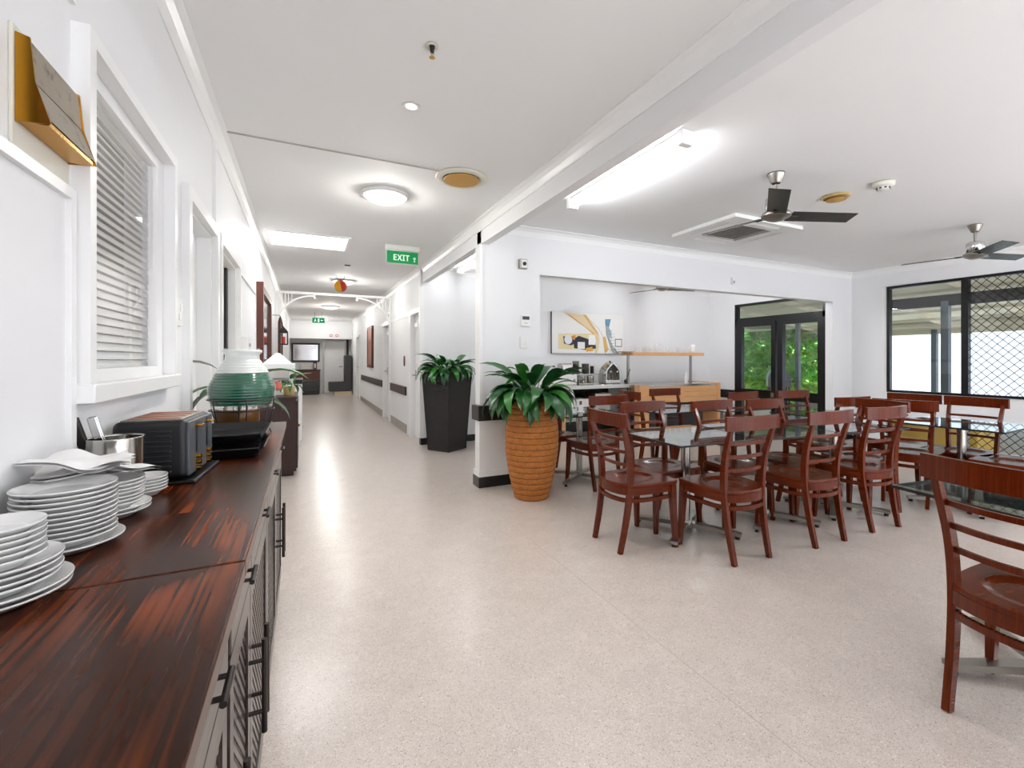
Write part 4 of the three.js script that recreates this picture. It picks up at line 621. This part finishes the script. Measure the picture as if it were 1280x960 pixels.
{
  const L = [[1.856, -2.622, -91.7, null], [2.527, -2.0, -1.5, 'reddish wooden chair tucked at the front of first row table by the pot'], [3.244, -1.945, -2, 'reddish wooden chair tucked at the front of the middle row table'], [3.9, -1.93, -4, 'reddish wooden chair tucked at the front of the window end row table'],
    [2.524, -3.05, 179, 'reddish wooden chair facing out from behind first row table by the pot'], [3.13, -2.87, 178, 'reddish wooden chair facing out from behind the middle row table'], [3.66, -2.76, 178, 'reddish wooden chair facing out between middle and window end tables'],
    [4.27, -3.5, 0, 'reddish wooden chair with its back to the front row, before garden doors'], [4.95, -3.38, 172, 'reddish wooden chair closest to the garden doors, facing the front row'], [4.62, -2.57, -6, 'reddish wooden chair backing onto the window end row table'],
    [4.47, -2.25, 80, 'reddish wooden chair sideways at the window end of the front row'], [4.7, -2.18, -76, 'reddish wooden chair facing the patio window across a glass table'], [5.55, -2.5, 92, 'reddish wooden chair under the clear patio window pane'], [5.57, -2.02, 92, 'reddish wooden chair under the mullion of the patio window'],
    [5.13, -1.4, 0, 'reddish wooden chair at the near side of the patio window table'], [2.08, -0.683, -95, 'reddish wooden chair standing alone at the lone glass table'],
    [2.66, -3.74, 2, 'reddish wooden chair beside the orange pot at the opening table'], [3.26, -4.16, -100, 'reddish wooden chair sideways between opening table and servery table'], [3.9, -4.3, 178, 'reddish wooden chair facing out from the servery counter'], [2.5, -4.78, 180, 'reddish wooden chair half hidden behind the orange pot']];
  L.forEach(([x, z, a, l], i) => { if (!i) { ch0.position.set(x, 0, z); ch0.rotation.y = R(a); } else copy(ch0, [x, 0, z], R(a), l); });
}
// small things on the tables
{
  const card = (x, z, ry, l) => { const o = thing('menu_stand', l, 'menu stand', [x, 0.72, z], ry); part(o, 'card', [rb(-0.035, 0.035, 0.01, 0.14, -0.002, 0.002, 0.001)], M.paper); part(o, 'picture', [bb(-0.02, 0.02, 0.08, 0.12, 0.0021, 0.0028)], M.brownFrame); part(o, 'base', [rb(-0.04, 0.04, 0, 0.012, -0.025, 0.025, 0.003)], M.plastic); };
  card(2.6, -4.15, 0.3, 'white table card on the opening table');
  const shaker = (x, z, l, m) => { const o = thing('shaker', l, 'shaker', [x, 0.72, z]); part(o, 'body', [lathe([[0, 0], [0.018, 0], [0.02, 0.02], [0.014, 0.055], [0, 0.055]], 18)], M.clear); part(o, 'cap', [lathe([[0.014, 0.055], [0.013, 0.068], [0.006, 0.074], [0, 0.074]], 18)], m); };
  shaker(4.93, -2.9, 'pepper shaker with dark cap on the table before garden doors', M.gun); shaker(4.86, -2.86, 'salt shaker with steel cap on the table before garden doors', M.steel); shaker(4.8, -2.2, 'salt shaker with steel cap on patio window table', M.steel);
  mono('folded_napkin', [rb(-0.05, 0.05, 0, 0.012, -0.04, 0.04, 0.004)], M.paper, 'folded white napkin on the opening table', 'napkin', [2.45, 0.72, -4.1]);
}
// ------------------------------------------------------------ servery
{
  const b = thing('steel_bench', 'steel topped kitchen bench with open dark shelf', 'bench', [4.1, 0, -6.53]);
  part(b, 'top', [rb(-0.86, 0.82, 0.81, 0.87, -0.38, 0.38, 0.004)], M.steel); part(b, 'shelf', [bb(-0.6, 0.8, 0.3, 0.33, -0.35, 0.3)], M.satin); part(b, 'back_panel', [bb(-0.85, 0.8, 0.05, 0.8, -0.37, -0.35)], M.black);
  const ep = part(b, 'end_panel', [rb(-1.12, -0.5, 0.02, 0.86, 0.3, 0.345, 0.004)], M.oak, 'pale timber end panel'); part(ep, 'inset', [bb(-1.04, -0.58, 0.1, 0.76, 0.345, 0.352)], M.brownFrame);
  for (const x of [-0.5, 0.75]) part(b, 'leg', [bb(x - 0.02, x + 0.02, 0, 0.81, 0.28, 0.32)], M.steel);
  for (const [x, y, w, h, l, m] of [[3.95, 0.33, 0.34, 0.3, 'white carton on the open shelf under the steel bench', M.plastic], [4.38, 0.33, 0.3, 0.38, 'grey appliance on the shelf under the steel bench', M.satin]]) { const o = thing('storage_box', l, 'box', [x, y, -6.45]); part(o, 'body', [rb(-w / 2, w / 2, 0, h, -0.15, 0.15, 0.01)], m); part(o, 'lid', [rb(-w / 2 - 0.008, w / 2 + 0.008, h - 0.03, h + 0.01, -0.158, 0.158, 0.004)], m); }
  const s = thing('timber_servery', 'timber fronted servery counter with overhead glass shelf', 'counter', [5.82, 0, -6.45]);
  part(s, 'top', [rb(-0.9, 0.92, 0.81, 0.85, -0.42, 0.42, 0.004)], M.steel); part(s, 'pillar', [rb(-0.92, -0.72, 0, 0.845, 0.3, 0.44, 0.004)], M.oak); part(s, 'end_board', [rb(0.86, 0.93, 0, 0.86, -0.4, 0.44, 0.004)], M.oak);
  for (let k = 0; k < 3; k++) part(s, 'board', [rb(-0.72, 0.86, 0.535 + k * 0.093, 0.624 + k * 0.093, 0.4, 0.425, 0.003)], M.oak);
  part(s, 'under_cupboard', [bb(-0.7, 0.84, 0.02, 0.53, -0.4, 0.1)], M.seat);
  for (const x of [-0.78, 0.68]) part(s, 'shelf_post', [rb(x - 0.018, x + 0.018, 0.85, 1.35, -0.06, -0.02, 0.003)], M.satin);
  part(s, 'shelf_board', [rb(-0.82, 0.84, 1.345, 1.4, -0.18, 0.14, 0.004)], M.oak); part(s, 'shelf_bracket', [bb(-0.95, -0.72, 1.4, 1.415, -0.12, 0.08)], M.satin);
  // glassware along the shelf
  for (let k = 0; k < 16; k++) { const big = k === 5 || k === 7, o = thing(big ? 'water_jug' : 'drinking_glass', big ? 'tall clear jug on the servery shelf' : 'small clear glass in the row on servery shelf', big ? 'jug' : 'glass', [5.1 + k * 0.088, 1.4, -6.45 + (k % 3) * 0.05], 0, big ? 'jugs on the servery shelf' : 'glasses on the servery shelf'); const h = big ? 0.2 : 0.1, r = big ? 0.045 : 0.032; part(o, 'tumbler', [lathe([[0, 0], [r * 0.85, 0], [r, h], [r - 0.003, h], [r * 0.8, 0.008], [0, 0.008]], 20)], M.clear); }
  { const o = thing('drinking_glass', 'upright stack of white cups at servery shelf end', 'cups', [6.52, 1.4, -6.45]); part(o, 'stack', [lathe([[0, 0], [0.04, 0], [0.045, 0.05], [0.04, 0.05], [0.045, 0.1], [0.04, 0.1], [0.045, 0.15], [0, 0.15]], 20)], M.plastic); }
  { const o = thing('sauce_bottle', 'white bottle standing on the servery counter', 'bottle', [6.15, 0.85, -6.25]); part(o, 'body', [lathe([[0, 0], [0.03, 0], [0.03, 0.12], [0.012, 0.15], [0.012, 0.18], [0, 0.18]], 20)], M.plastic); part(o, 'cap', [cyl(0.014, 0.012, 0.02, 0, 0.18, 0, 14)], M.trim); }
  // appliances on the steel bench
  const mw = thing('white_appliance', 'white low cabinet appliance on the steel bench', 'appliance', [3.58, 0.87, -6.6]); part(mw, 'body', [rb(-0.24, 0.36, 0, 0.16, -0.2, 0.2, 0.012)], M.plastic); part(mw, 'panel_line', [bb(-0.2, 0.2, 0.09, 0.096, 0.2, 0.203)], M.satin); part(mw, 'dial', [at(cyl(0.02, 0.02, 0.012, 0, 0, 0, 16), 0.31, 0.07, 0.2, PI / 2, 0, 0)], M.satin);
  const to = thing('steel_toaster', 'small steel toaster on top of the white appliance', 'toaster', [3.84, 1.03, -6.6]); part(to, 'body', [rb(-0.11, 0.11, 0, 0.18, -0.09, 0.09, 0.03, 4)], M.steel); part(to, 'side', [rb(0.1, 0.13, 0.0, 0.17, -0.085, 0.085, 0.01)], M.black); part(to, 'label', [bb(-0.07, 0.05, 0.03, 0.08, 0.09, 0.092)], M.tanPale);
  const rk = thing('steel_rack', 'small two tier steel rack with pots on bench', 'rack', [4.2, 0.87, -6.55]); for (const y of [0, 0.16]) part(rk, 'shelf', [rb(-0.2, 0.2, y, y + 0.012, -0.12, 0.12, 0.003)], M.satin); for (const x of [-0.19, 0.19]) for (const z of [-0.11, 0.11]) part(rk, 'post', [cyl(0.006, 0.006, 0.17, x, 0, z, 8)], M.satin); part(rk, 'side_panel', [bb(-0.195, -0.18, 0.17, 0.38, -0.1, 0.1)], M.satin);
  for (const [x, y, r, h, l, m] of [[4.1, 0.882, 0.07, 0.12, 'steel pot under the rack beside the toaster', M.steel], [4.27, 0.882, 0.065, 0.12, 'steel pot under the rack beside the utensil holder', M.steel], [4.18, 1.042, 0.06, 0.16, 'dark patterned canister on top of the steel rack', M.seat], [4.31, 1.042, 0.032, 0.12, 'slim black jar on top of the steel rack', M.black]]) { const o = thing('steel_pot', l, 'pot', [x, y, -6.52]); part(o, 'body', [lathe([[0, 0], [r, 0], [r, h], [r - 0.005, h], [r - 0.005, 0.01], [0, 0.01]], 24)], m); part(o, 'rim', [lathe([[r - 0.004, h], [r + 0.004, h], [r + 0.004, h + 0.006], [r - 0.004, h + 0.006]], 24)], M.satin); }
  const uh = thing('utensil_holder', 'pointed arch steel holder full of utensils on bench', 'holder', [4.66, 0.87, -6.5]);
  part(uh, 'hood', [at(new THREE.ExtrudeGeometry((() => { const q = new THREE.Shape(); q.moveTo(-0.15, 0.06); q.lineTo(-0.15, 0.2); q.quadraticCurveTo(-0.12, 0.28, 0, 0.36); q.quadraticCurveTo(0.12, 0.28, 0.15, 0.2); q.lineTo(0.15, 0.06); q.lineTo(0.13, 0.06); q.lineTo(0.13, 0.19); q.quadraticCurveTo(0.1, 0.26, 0, 0.33); q.quadraticCurveTo(-0.1, 0.26, -0.13, 0.19); q.lineTo(-0.13, 0.06); return q; })(), { depth: 0.2, bevelEnabled: false }), 0, 0, -0.1)], M.steel); part(uh, 'back', [at(prism([[-0.14, 0.05], [0.14, 0.05], [0.14, 0.2], [0, 0.34], [-0.14, 0.2]], 0.01), 0, 0, -0.1)], M.satin); part(uh, 'base', [rb(-0.155, 0.155, 0, 0.06, -0.11, 0.11, 0.01)], M.steel); part(uh, 'knob', [new THREE.SphereGeometry(0.016, 10, 8).translate(0, 0.37, 0)], M.black);
  for (const [x, a] of [[-0.08, 0.7], [-0.02, 0.2], [0.05, -0.3]]) { const o = thing('serving_spoon', 'dark handled spoon inside the arched steel holder', 'spoon', [4.66 + x, 0.93, -6.42], 0, 'spoons in the arched holder'); part(o, 'handle', [at(rb(-0.006, 0.006, 0, 0.13, -0.003, 0.003, 0.002), 0, 0, 0, 0, 0, a)], M.gun); part(o, 'bowl', [at(new THREE.SphereGeometry(0.025, 10, 8), -Math.sin(a) * 0.14, Math.cos(a) * 0.14, 0)], M.steel); }
  const ld = thing('ladle', 'dark ladle leaning beside the arched steel holder', 'ladle', [4.92, 0.87, -6.4]); part(ld, 'handle', [rod([0, 0.02, 0], [0.09, 0.24, 0], 0.008)], M.gun); part(ld, 'bowl', [new THREE.SphereGeometry(0.035, 12, 8).translate(0.0, 0.035, 0)], M.gun);
  // abstract canvas on the wall
  const pt = print(1024, 490, (c, W, H) => {
    c.fillStyle = '#f0efec'; c.fillRect(0, 0, W, H); const k = 1024 / 960, q = (a) => a.map(([x, y]) => [x * k, y * k]);
    const poly = (a, f, al = 1) => { c.globalAlpha = al; c.fillStyle = f; c.beginPath(); q(a).forEach(([x, y], i) => i ? c.lineTo(x, y) : c.moveTo(x, y)); c.closePath(); c.fill(); c.globalAlpha = 1; };
    const line = (a, f, w = 3, al = 1) => { c.globalAlpha = al; c.strokeStyle = f; c.lineWidth = w; c.beginPath(); q(a).forEach(([x, y], i) => i ? c.lineTo(x, y) : c.moveTo(x, y)); c.stroke(); c.globalAlpha = 1; };
    poly([[120, 0], [440, 20], [600, 220], [620, 300], [600, 420], [560, 500], [545, 500], [570, 330], [560, 250], [420, 150], [180, 20]], '#e8d2a6', 0.9); poly([[150, 5], [250, 40], [540, 230], [560, 260], [420, 160]], '#d79a48', 0.8); poly([[390, 15], [430, 20], [590, 210], [600, 260]], '#d9a35c', 0.7);
    for (let i = 0; i < 7; i++) line([[160 + i * 40, 5 + i * 3], [330 + i * 32, 110 + i * 10], [560 + i * 5, 230 + i * 14]], '#b5824a', 2, 0.6);
    line([[420, 20], [600, 170], [660, 250], [720, 380], [900, 540]], '#5a5a58', 3, 0.8);
    poly([[80, 240], [560, 230], [560, 420], [80, 410]], '#e5ce92', 0.75); poly([[270, 300], [340, 260], [480, 300], [560, 330], [570, 400], [420, 420], [280, 400]], '#2b2c34'); poly([[140, 270], [260, 270], [290, 350], [240, 370], [150, 350]], '#2b2c34', 0.9);
    c.fillStyle = '#ecebf0'; c.beginPath(); c.ellipse(205 * k, 305 * k, 50 * k, 52 * k, 0, 0, 7); c.fill(); for (const [x, y, w, h] of [[325, 330, 95, 80], [470, 250, 90, 110], [760, 60, 190, 210]]) { c.fillStyle = '#f2f1ee'; c.fillRect(x * k, y * k, w * k, h * k); }
    poly([[430, 400], [520, 380], [530, 430], [440, 440]], '#e0aa4e'); poly([[255, 260], [300, 255], [290, 310], [260, 300]], '#d78a3a');
    poly([[690, 60], [770, 55], [750, 140], [760, 280], [820, 400], [960, 520], [930, 560], [780, 420], [710, 240]], '#9aa2a4', 0.85); poly([[700, 60], [775, 55], [750, 150], [700, 130]], '#5a8fb0', 0.9); poly([[740, 150], [760, 260], [790, 300], [780, 200]], '#7fa6bd', 0.8);
    for (let i = 0; i < 9; i++) line([[720 + i * 8, 200 + i * 36], [800 + i * 18, 190 + i * 36]], '#55595a', 3, 0.6); line([[705, 80], [715, 240], [790, 420], [930, 560]], '#3f4344', 4, 0.8); line([[820, 390], [920, 520]], '#222', 8);
    c.strokeStyle = '#2a2a2c'; c.lineWidth = 8; c.strokeRect(838 * k, 290 * k, 90 * k, 85 * k); c.fillStyle = '#f2f1ef'; c.fillRect(845 * k, 297 * k, 76 * k, 71 * k);
    poly([[660, 270], [700, 260], [740, 420], [690, 460]], '#d8aa58', 0.9); poly([[540, 470], [600, 470], [590, 530], [540, 540]], '#e2c2ac', 0.9); poly([[660, 500], [690, 490], [670, 520]], '#444', 0.9);
  });
  const cv = thing('canvas_painting', 'wide abstract canvas with ochre and grey bands', 'painting', [4.51, 1.38, ZK + 0.003]);
  part(cv, 'stretcher', [bb(-0.757, 0.757, 0, 0.715, 0, 0.04)], M.seat); { const o = mesh('painted_face', new THREE.PlaneGeometry(1.51, 0.713), std(0xffffff, 0.7, { map: pt }), cv); o.position.set(0, 0.3575, 0.0415); }
}
// ------------------------------------------------------------ patio window (right wall) and garden doors
{
  const x0 = XR - 0.02, x1 = XR + 0.05, w = structGroup('window_2', 'black framed patio window with diamond security screen');
  const f = (n, a, b, y0, y1, d = 0) => struct(n, [bb(x0 - d, x1, y0, y1, a, b)], M.blackFrame, w);
  f('frame', -3.88, -1.0, 2.335, 2.372); f('frame', -3.88, -1.0, 0.787, 0.82); f('frame', -3.88, -3.84, 0.82, 2.335); f('frame', -1.04, -1.0, 0.82, 2.335); f('mullion', -2.99, -2.915, 0.82, 2.335, 0.01); f('mullion', -2.02, -1.95, 0.82, 2.335, 0.01);
  for (const [a, b] of [[-3.84, -2.99], [-2.915, -2.02], [-1.95, -1.04]]) struct('pane', [bb(XR + 0.02, XR + 0.024, 0.82, 2.335, a, b)], M.glass, w);
  // security screen: two sets of crossing bars
  const screen = (a, b, y0, y1, parent) => { const p = 0.104, W = b - a, H = y1 - y0; for (const s of [-1, 1]) for (let c = -H; c < W; c += p) { const u0 = Math.max(0, c), u1 = Math.min(W, c + H); if (u1 - u0 < 0.02) continue; const yat = (u) => s > 0 ? y0 + (u - c) : y1 - (u - c); struct('grille_bar', [rod([XR - 0.012 + s * 0.002, yat(u0), a + u0], [XR - 0.012 + s * 0.002, yat(u1), a + u1], 0.0042, 6)], M.blackFrame, parent); } };
  screen(-2.915, -2.02, 0.82, 2.335, w);
  struct('reveal', [bb(XR - 0.004, XR + 0.1, 0.8, 2.36, -3.95, -3.88)], M.trim, w);
  const l = structGroup('window_3', 'low glazed strip under the patio window');
  const g = (n, a, b, y0, y1) => struct(n, [bb(x0, x1, y0, y1, a, b)], M.satin, l);
  g('frame', -3.88, -1.0, 0.41, 0.43); g('frame', -3.88, -1.0, 0.06, 0.085); g('frame', -3.88, -3.86, 0.085, 0.41); g('frame', -1.02, -1.0, 0.085, 0.41); g('mullion', -2.98, -2.93, 0.085, 0.41);
  for (const [a, b] of [[-3.86, -2.98], [-2.93, -1.02]]) struct('pane', [bb(XR + 0.02, XR + 0.024, 0.085, 0.41, a, b)], M.glass, l);
  screen(-2.93, -1.9, 0.085, 0.41, l);
  const w3 = structGroup('window_4', 'wide glazed front with black frames opposite the servery');
  for (let k = 0; k <= 5; k++) struct('mullion', [bb(0.4 + k * 1.4 - (k ? 0.035 : 0), 0.4 + k * 1.4 + (k < 5 ? 0.035 : 0), 0, 2.25, ZF + 0.02, ZF + 0.1)], M.blackFrame, w3);
  for (let k = 0; k < 5; k++) { struct('rail', [bb(0.435 + k * 1.4, 1.765 + k * 1.4, 0, 0.06, ZF + 0.03, ZF + 0.09), bb(0.435 + k * 1.4, 1.765 + k * 1.4, 2.19, 2.25, ZF + 0.03, ZF + 0.09)], M.blackFrame, w3); struct('pane', [bb(0.435 + k * 1.4, 1.765 + k * 1.4, 0.06, 2.19, ZF + 0.058, ZF + 0.062)], M.glass, w3); }
  // garden doors in the servery side wall
  const d = structGroup('door_7', 'black framed sliding glass doors to the garden'), X = XK, fr = (n, a, b, y0, y1, e = 0) => struct(n, [bb(X - 0.03 - e, X + 0.06, y0, y1, a, b)], M.blackFrame, d);
  fr('frame', -6.3, -4.54, 2.29, 2.33); fr('transom', -6.3, -4.54, 1.965, 2.06); fr('frame', -6.3, -6.25, 0, 2.29); fr('frame', -4.6, -4.54, 0, 2.29); fr('threshold', -6.3, -4.54, 0, 0.03);
  for (const [a, b] of [[-6.25, -5.44], [-5.4, -4.6]]) { fr('stile', a, a + 0.1, 0.03, 1.965); fr('stile', b - 0.08, b, 0.03, 1.965); fr('top_rail', a + 0.1, b - 0.08, 1.89, 1.965); fr('mid_rail', a + 0.1, b - 0.08, 0.56, 0.72); fr('bottom_rail', a + 0.1, b - 0.08, 0.03, 0.1); struct('pane', [bb(X + 0.01, X + 0.014, 0.72, 1.89, a + 0.1, b - 0.08)], M.glass, d); struct('pane', [bb(X + 0.01, X + 0.014, 0.1, 0.56, a + 0.1, b - 0.08)], M.glass, d); }
  struct('pane', [bb(X + 0.01, X + 0.014, 2.06, 2.29, -6.25, -4.6)], M.glass, d);
  struct('lock', [rb(X - 0.045, X - 0.03, 0.6, 0.68, -5.52, -5.46, 0.004)], M.satin, d);
}
// ------------------------------------------------------------ outside: patio, garden
{
  struct('patio_paving', [bb(XR + 0.12, 15.6, -0.14, -0.04, -8, 12), bb(XK + 0.12, 11.2, -0.14, -0.04, -12, -8)], M.paving, null, 'pale concrete patio outside the windows');
  struct('front_terrace', [bb(-6, XR + 0.12, -0.14, -0.04, ZF + 0.15, 16)], M.concrete, null, 'sunlit concrete terrace outside the glazed front');
  struct('garden_ground', [bb(11.2, 30, -0.2, -0.06, -26, -8), bb(15.6, 30, -0.2, -0.06, -8, 12), bb(XK + 0.12, 11.2, -0.2, -0.06, -26, -12)], M.grass, null, 'garden lawn and beds beyond the patio');
  // sloping patio roof: sheet, rafters, beams and posts
  const r = thing('patio_roof', 'beige patio roof on slate posts outside the windows', 'roof');
  const slope = -0.13, ry = (x) => 2.62 + slope * (x - 8);
  part(r, 'roof_sheet', [at(new THREE.BoxGeometry(4.7, 0.04, 14), 10.3, ry(10.3) + 0.08, -3, 0, 0, Math.atan(slope))], M.beige);
  for (let k = 0; k < 9; k++) part(r, 'rafter', [at(new THREE.BoxGeometry(4.6, 0.11, 0.05), 10.3, ry(10.3) + 0.01, -9.2 + k * 1.4, 0, 0, Math.atan(slope))], M.beige);
  for (let k = 0; k < 6; k++) part(r, 'batten', [bb(8.5 + k * 0.75, 8.58 + k * 0.75, ry(8.5 + k * 0.75) - 0.09, ry(8.5 + k * 0.75) - 0.04, -9.8, 3.6)], M.beige);
  part(r, 'edge_beam', [bb(12.45, 12.55, ry(12.5) - 0.2, ry(12.5) + 0.06, -9.9, 3.8)], M.beige); part(r, 'inner_beam', [bb(9.05, 9.13, 2.12, 2.3, -4.6, 3.6)], M.blackFrame);
  for (const z of [-8.4, -6.55, -5.2, -3.5, -1.5, 0.6, 2.6]) part(r, 'post', [rb(12.4, 12.5, -0.05, ry(12.5) - 0.1, z - 0.05, z + 0.05, 0.004)], M.post);
  part(r, 'post', [rb(9.04, 9.14, -0.05, 2.2, -3.7, -3.6, 0.004)], M.post); part(r, 'post', [rb(9.75, 9.83, -0.05, 2.3, -6.62, -6.54, 0.004)], M.post);
  // neighbouring white wall and yellow box
  mono('garden_wall', [bb(-0.1, 0.1, -0.1, 3.4, -8, 12), bb(-0.14, 0.14, 3.4, 3.5, -8.05, 12.05)], M.render, 'tall white rendered wall beyond the patio', 'wall', [15.5, 0, 0]);
  const y = thing('yellow_box', 'low yellow storage box outside the patio window', 'box', [8.7, -0.04, -3.75]); part(y, 'body', [rb(-0.35, 0.35, 0, 0.6, -0.7, 0.75, 0.02)], M.yellow); part(y, 'lid', [rb(-0.37, 0.37, 0.6, 0.66, -0.72, 0.77, 0.015)], M.yellow);
  // shrubs
  const blades = (n, rx, ry2, rz, size, seedN) => { seed = seedN; const gs = []; const base = leafShape(1, 0.42, 30, -30, 0.05, 0.2); const p = base.toNonIndexed(); p.deleteAttribute('uv'); const out = [], nor = []; const src = p.attributes.position, sn = p.attributes.normal, m = new THREE.Matrix4(), q = new THREE.Quaternion(), e = new THREE.Euler(), v = V(0, 0, 0), nm = new THREE.Matrix3(); for (let k = 0; k < n; k++) { const a = rnd() * 2 * PI, u = rnd() * 2 - 0.9, s = Math.sqrt(Math.max(0, 1 - Math.min(1, u * u))), d = Math.pow(rnd(), 0.25), sc = size * rr(0.6, 1.3); e.set(rr(-0.7, 0.7), -a + rr(-0.8, 0.8), rr(-0.7, 0.7)); q.setFromEuler(e); m.compose(V(rx * d * s * Math.cos(a), ry2 * d * u, rz * d * s * Math.sin(a)), q, V(sc, sc, sc)); nm.getNormalMatrix(m); for (let i = 0; i < src.count; i++) { v.fromBufferAttribute(src, i).applyMatrix4(m); out.push(v.x, v.y, v.z); v.fromBufferAttribute(sn, i).applyMatrix3(nm).normalize(); nor.push(v.x, v.y, v.z); } } const g = new THREE.BufferGeometry(); g.setAttribute('position', new THREE.Float32BufferAttribute(out, 3)); g.setAttribute('normal', new THREE.Float32BufferAttribute(nor, 3)); return boxUV(g); };
  const shrub = (label, [x, y0, z], [rx, ry2, rz], n, size, m, s, m2) => { const t = thing('garden_shrub', label, 'shrub', [x, -0.06, z]); const o = mesh('foliage', blades(n, rx, ry2, rz, size, s), m, t); o.position.y = y0; o.userData.kind = 'stuff'; if (m2) { const o2 = mesh('new_growth', blades(Math.round(n / 2), rx * 1.03, ry2 * 1.03, rz * 1.03, size * 0.8, s + 5), m2, t); o2.position.y = y0; o2.userData.kind = 'stuff'; } part(t, 'stem', [cyl(0.05, 0.04, y0, 0, 0, 0, 8), rod([0, y0 * 0.4, 0], [rx * 0.5, y0, rz * 0.3], 0.025), rod([0, y0 * 0.5, 0], [-rx * 0.5, y0, -rz * 0.3], 0.025)], M.bark); };
  shrub('large bright green shrub beyond the garden doors', [12.9, 1.35, -9.0], [1.4, 1.2, 1.5], 1700, 0.34, M.hedge, 91, M.hedgeB);
  shrub('rounded green shrub behind the patio posts', [16.2, 1.3, -12.3], [1.8, 1.4, 1.6], 1300, 0.34, M.hedge, 33, M.hedgeB);
  shrub('low light green ground shrub near the rock', [11.6, 0.22, -7.7], [0.8, 0.3, 0.9], 420, 0.16, M.hedgeB, 57);
  shrub('tall green hedge closing the garden behind the palm', [19.5, 1.8, -13.5], [1.6, 2.0, 5.0], 1500, 0.6, M.hedge, 19, M.hedgeB);
  // palm with long fronds, dry grass clump
  const fr = leafShape(1.9, 0.16, 70, -40, 0.1, 0.6), pm = thing('palm', 'blue green palm with long arching fronds', 'palm', [13.0, -0.06, -11.3]);
  part(pm, 'trunk', [cyl(0.12, 0.09, 1.0, 0, 0, 0, 12)], M.bark); for (let k = 0; k < 34; k++) { const l = mesh('frond', fr, M.palm, pm); l.position.y = 0.9; l.rotation.y = k * 2.4; l.rotateZ(R(rr(-30, 15))); l.scale.setScalar(rr(0.8, 1.2)); }
  const gr = leafShape(0.9, 0.05, 85, 20, 0.02, 0.3), gc = thing('grass_clump', 'straw coloured ornamental grass clump near the doors', 'grass', [10.9, -0.06, -9.0]);
  for (let k = 0; k < 40; k++) { const l = mesh('blade', gr, k % 3 ? M.straw : M.hedgeB, gc); l.rotation.y = k * 2.4; l.rotateZ(R(rr(-25, 8))); l.scale.setScalar(rr(0.7, 1.2)); l.position.set(rr(-0.15, 0.15), 0, rr(-0.15, 0.15)); }
  const rk = (x, z, s, l) => { const g = new THREE.IcosahedronGeometry(s, 2), p = g.attributes.position; for (let i = 0; i < p.count; i++) { const k = 0.75 + 0.5 * n8(p.getX(i) * 9 + x, p.getY(i) * 9 + p.getZ(i) * 7 + z); p.setXYZ(i, p.getX(i) * k * 1.3, p.getY(i) * k * 0.8, p.getZ(i) * k); } g.computeVertexNormals(); mono('garden_rock', [toCreasedNormals(g, 0.4)], M.rock, l, 'rock', [x, s * 0.3, z]); };
  rk(10.7, -6.9, 0.28, 'grey boulder among the ground shrubs'); rk(10.4, -8.3, 0.2, 'smaller grey boulder beside the straw grass');
  const bq = thing('barbecue', 'grey hooded barbecue standing on the patio', 'barbecue', [10.2, -0.04, -7.35], R(40)); part(bq, 'hood', [at(new THREE.CylinderGeometry(0.24, 0.24, 0.7, 24, 1, false, 0, PI), 0, 0.86, 0, 0, 0, PI / 2)], M.bbq); part(bq, 'firebox', [rb(-0.36, 0.36, 0.66, 0.86, -0.25, 0.25, 0.02)], M.bbq); for (const sx of [-1, 1]) for (const sz of [-1, 1]) part(bq, 'leg', [cyl(0.02, 0.02, 0.66, sx * 0.3, 0, sz * 0.2, 10)], M.black); part(bq, 'badge', [rb(-0.04, 0.04, 0.93, 0.96, 0.235, 0.25, 0.003)], M.black);
  const lw = thing('planter_wall', 'low cream planter wall outside the garden doors', 'planter', [9.0, -0.04, -7.35]); part(lw, 'wall', [rb(-0.5, 0.5, 0, 0.55, -0.7, 0.5, 0.01)], M.dirtyWhite); part(lw, 'capping', [rb(-0.52, 0.52, 0.55, 0.59, -0.72, 0.52, 0.006)], M.dirtyWhite);
  seed = 4242;
}
renderer.render(scene, camera);
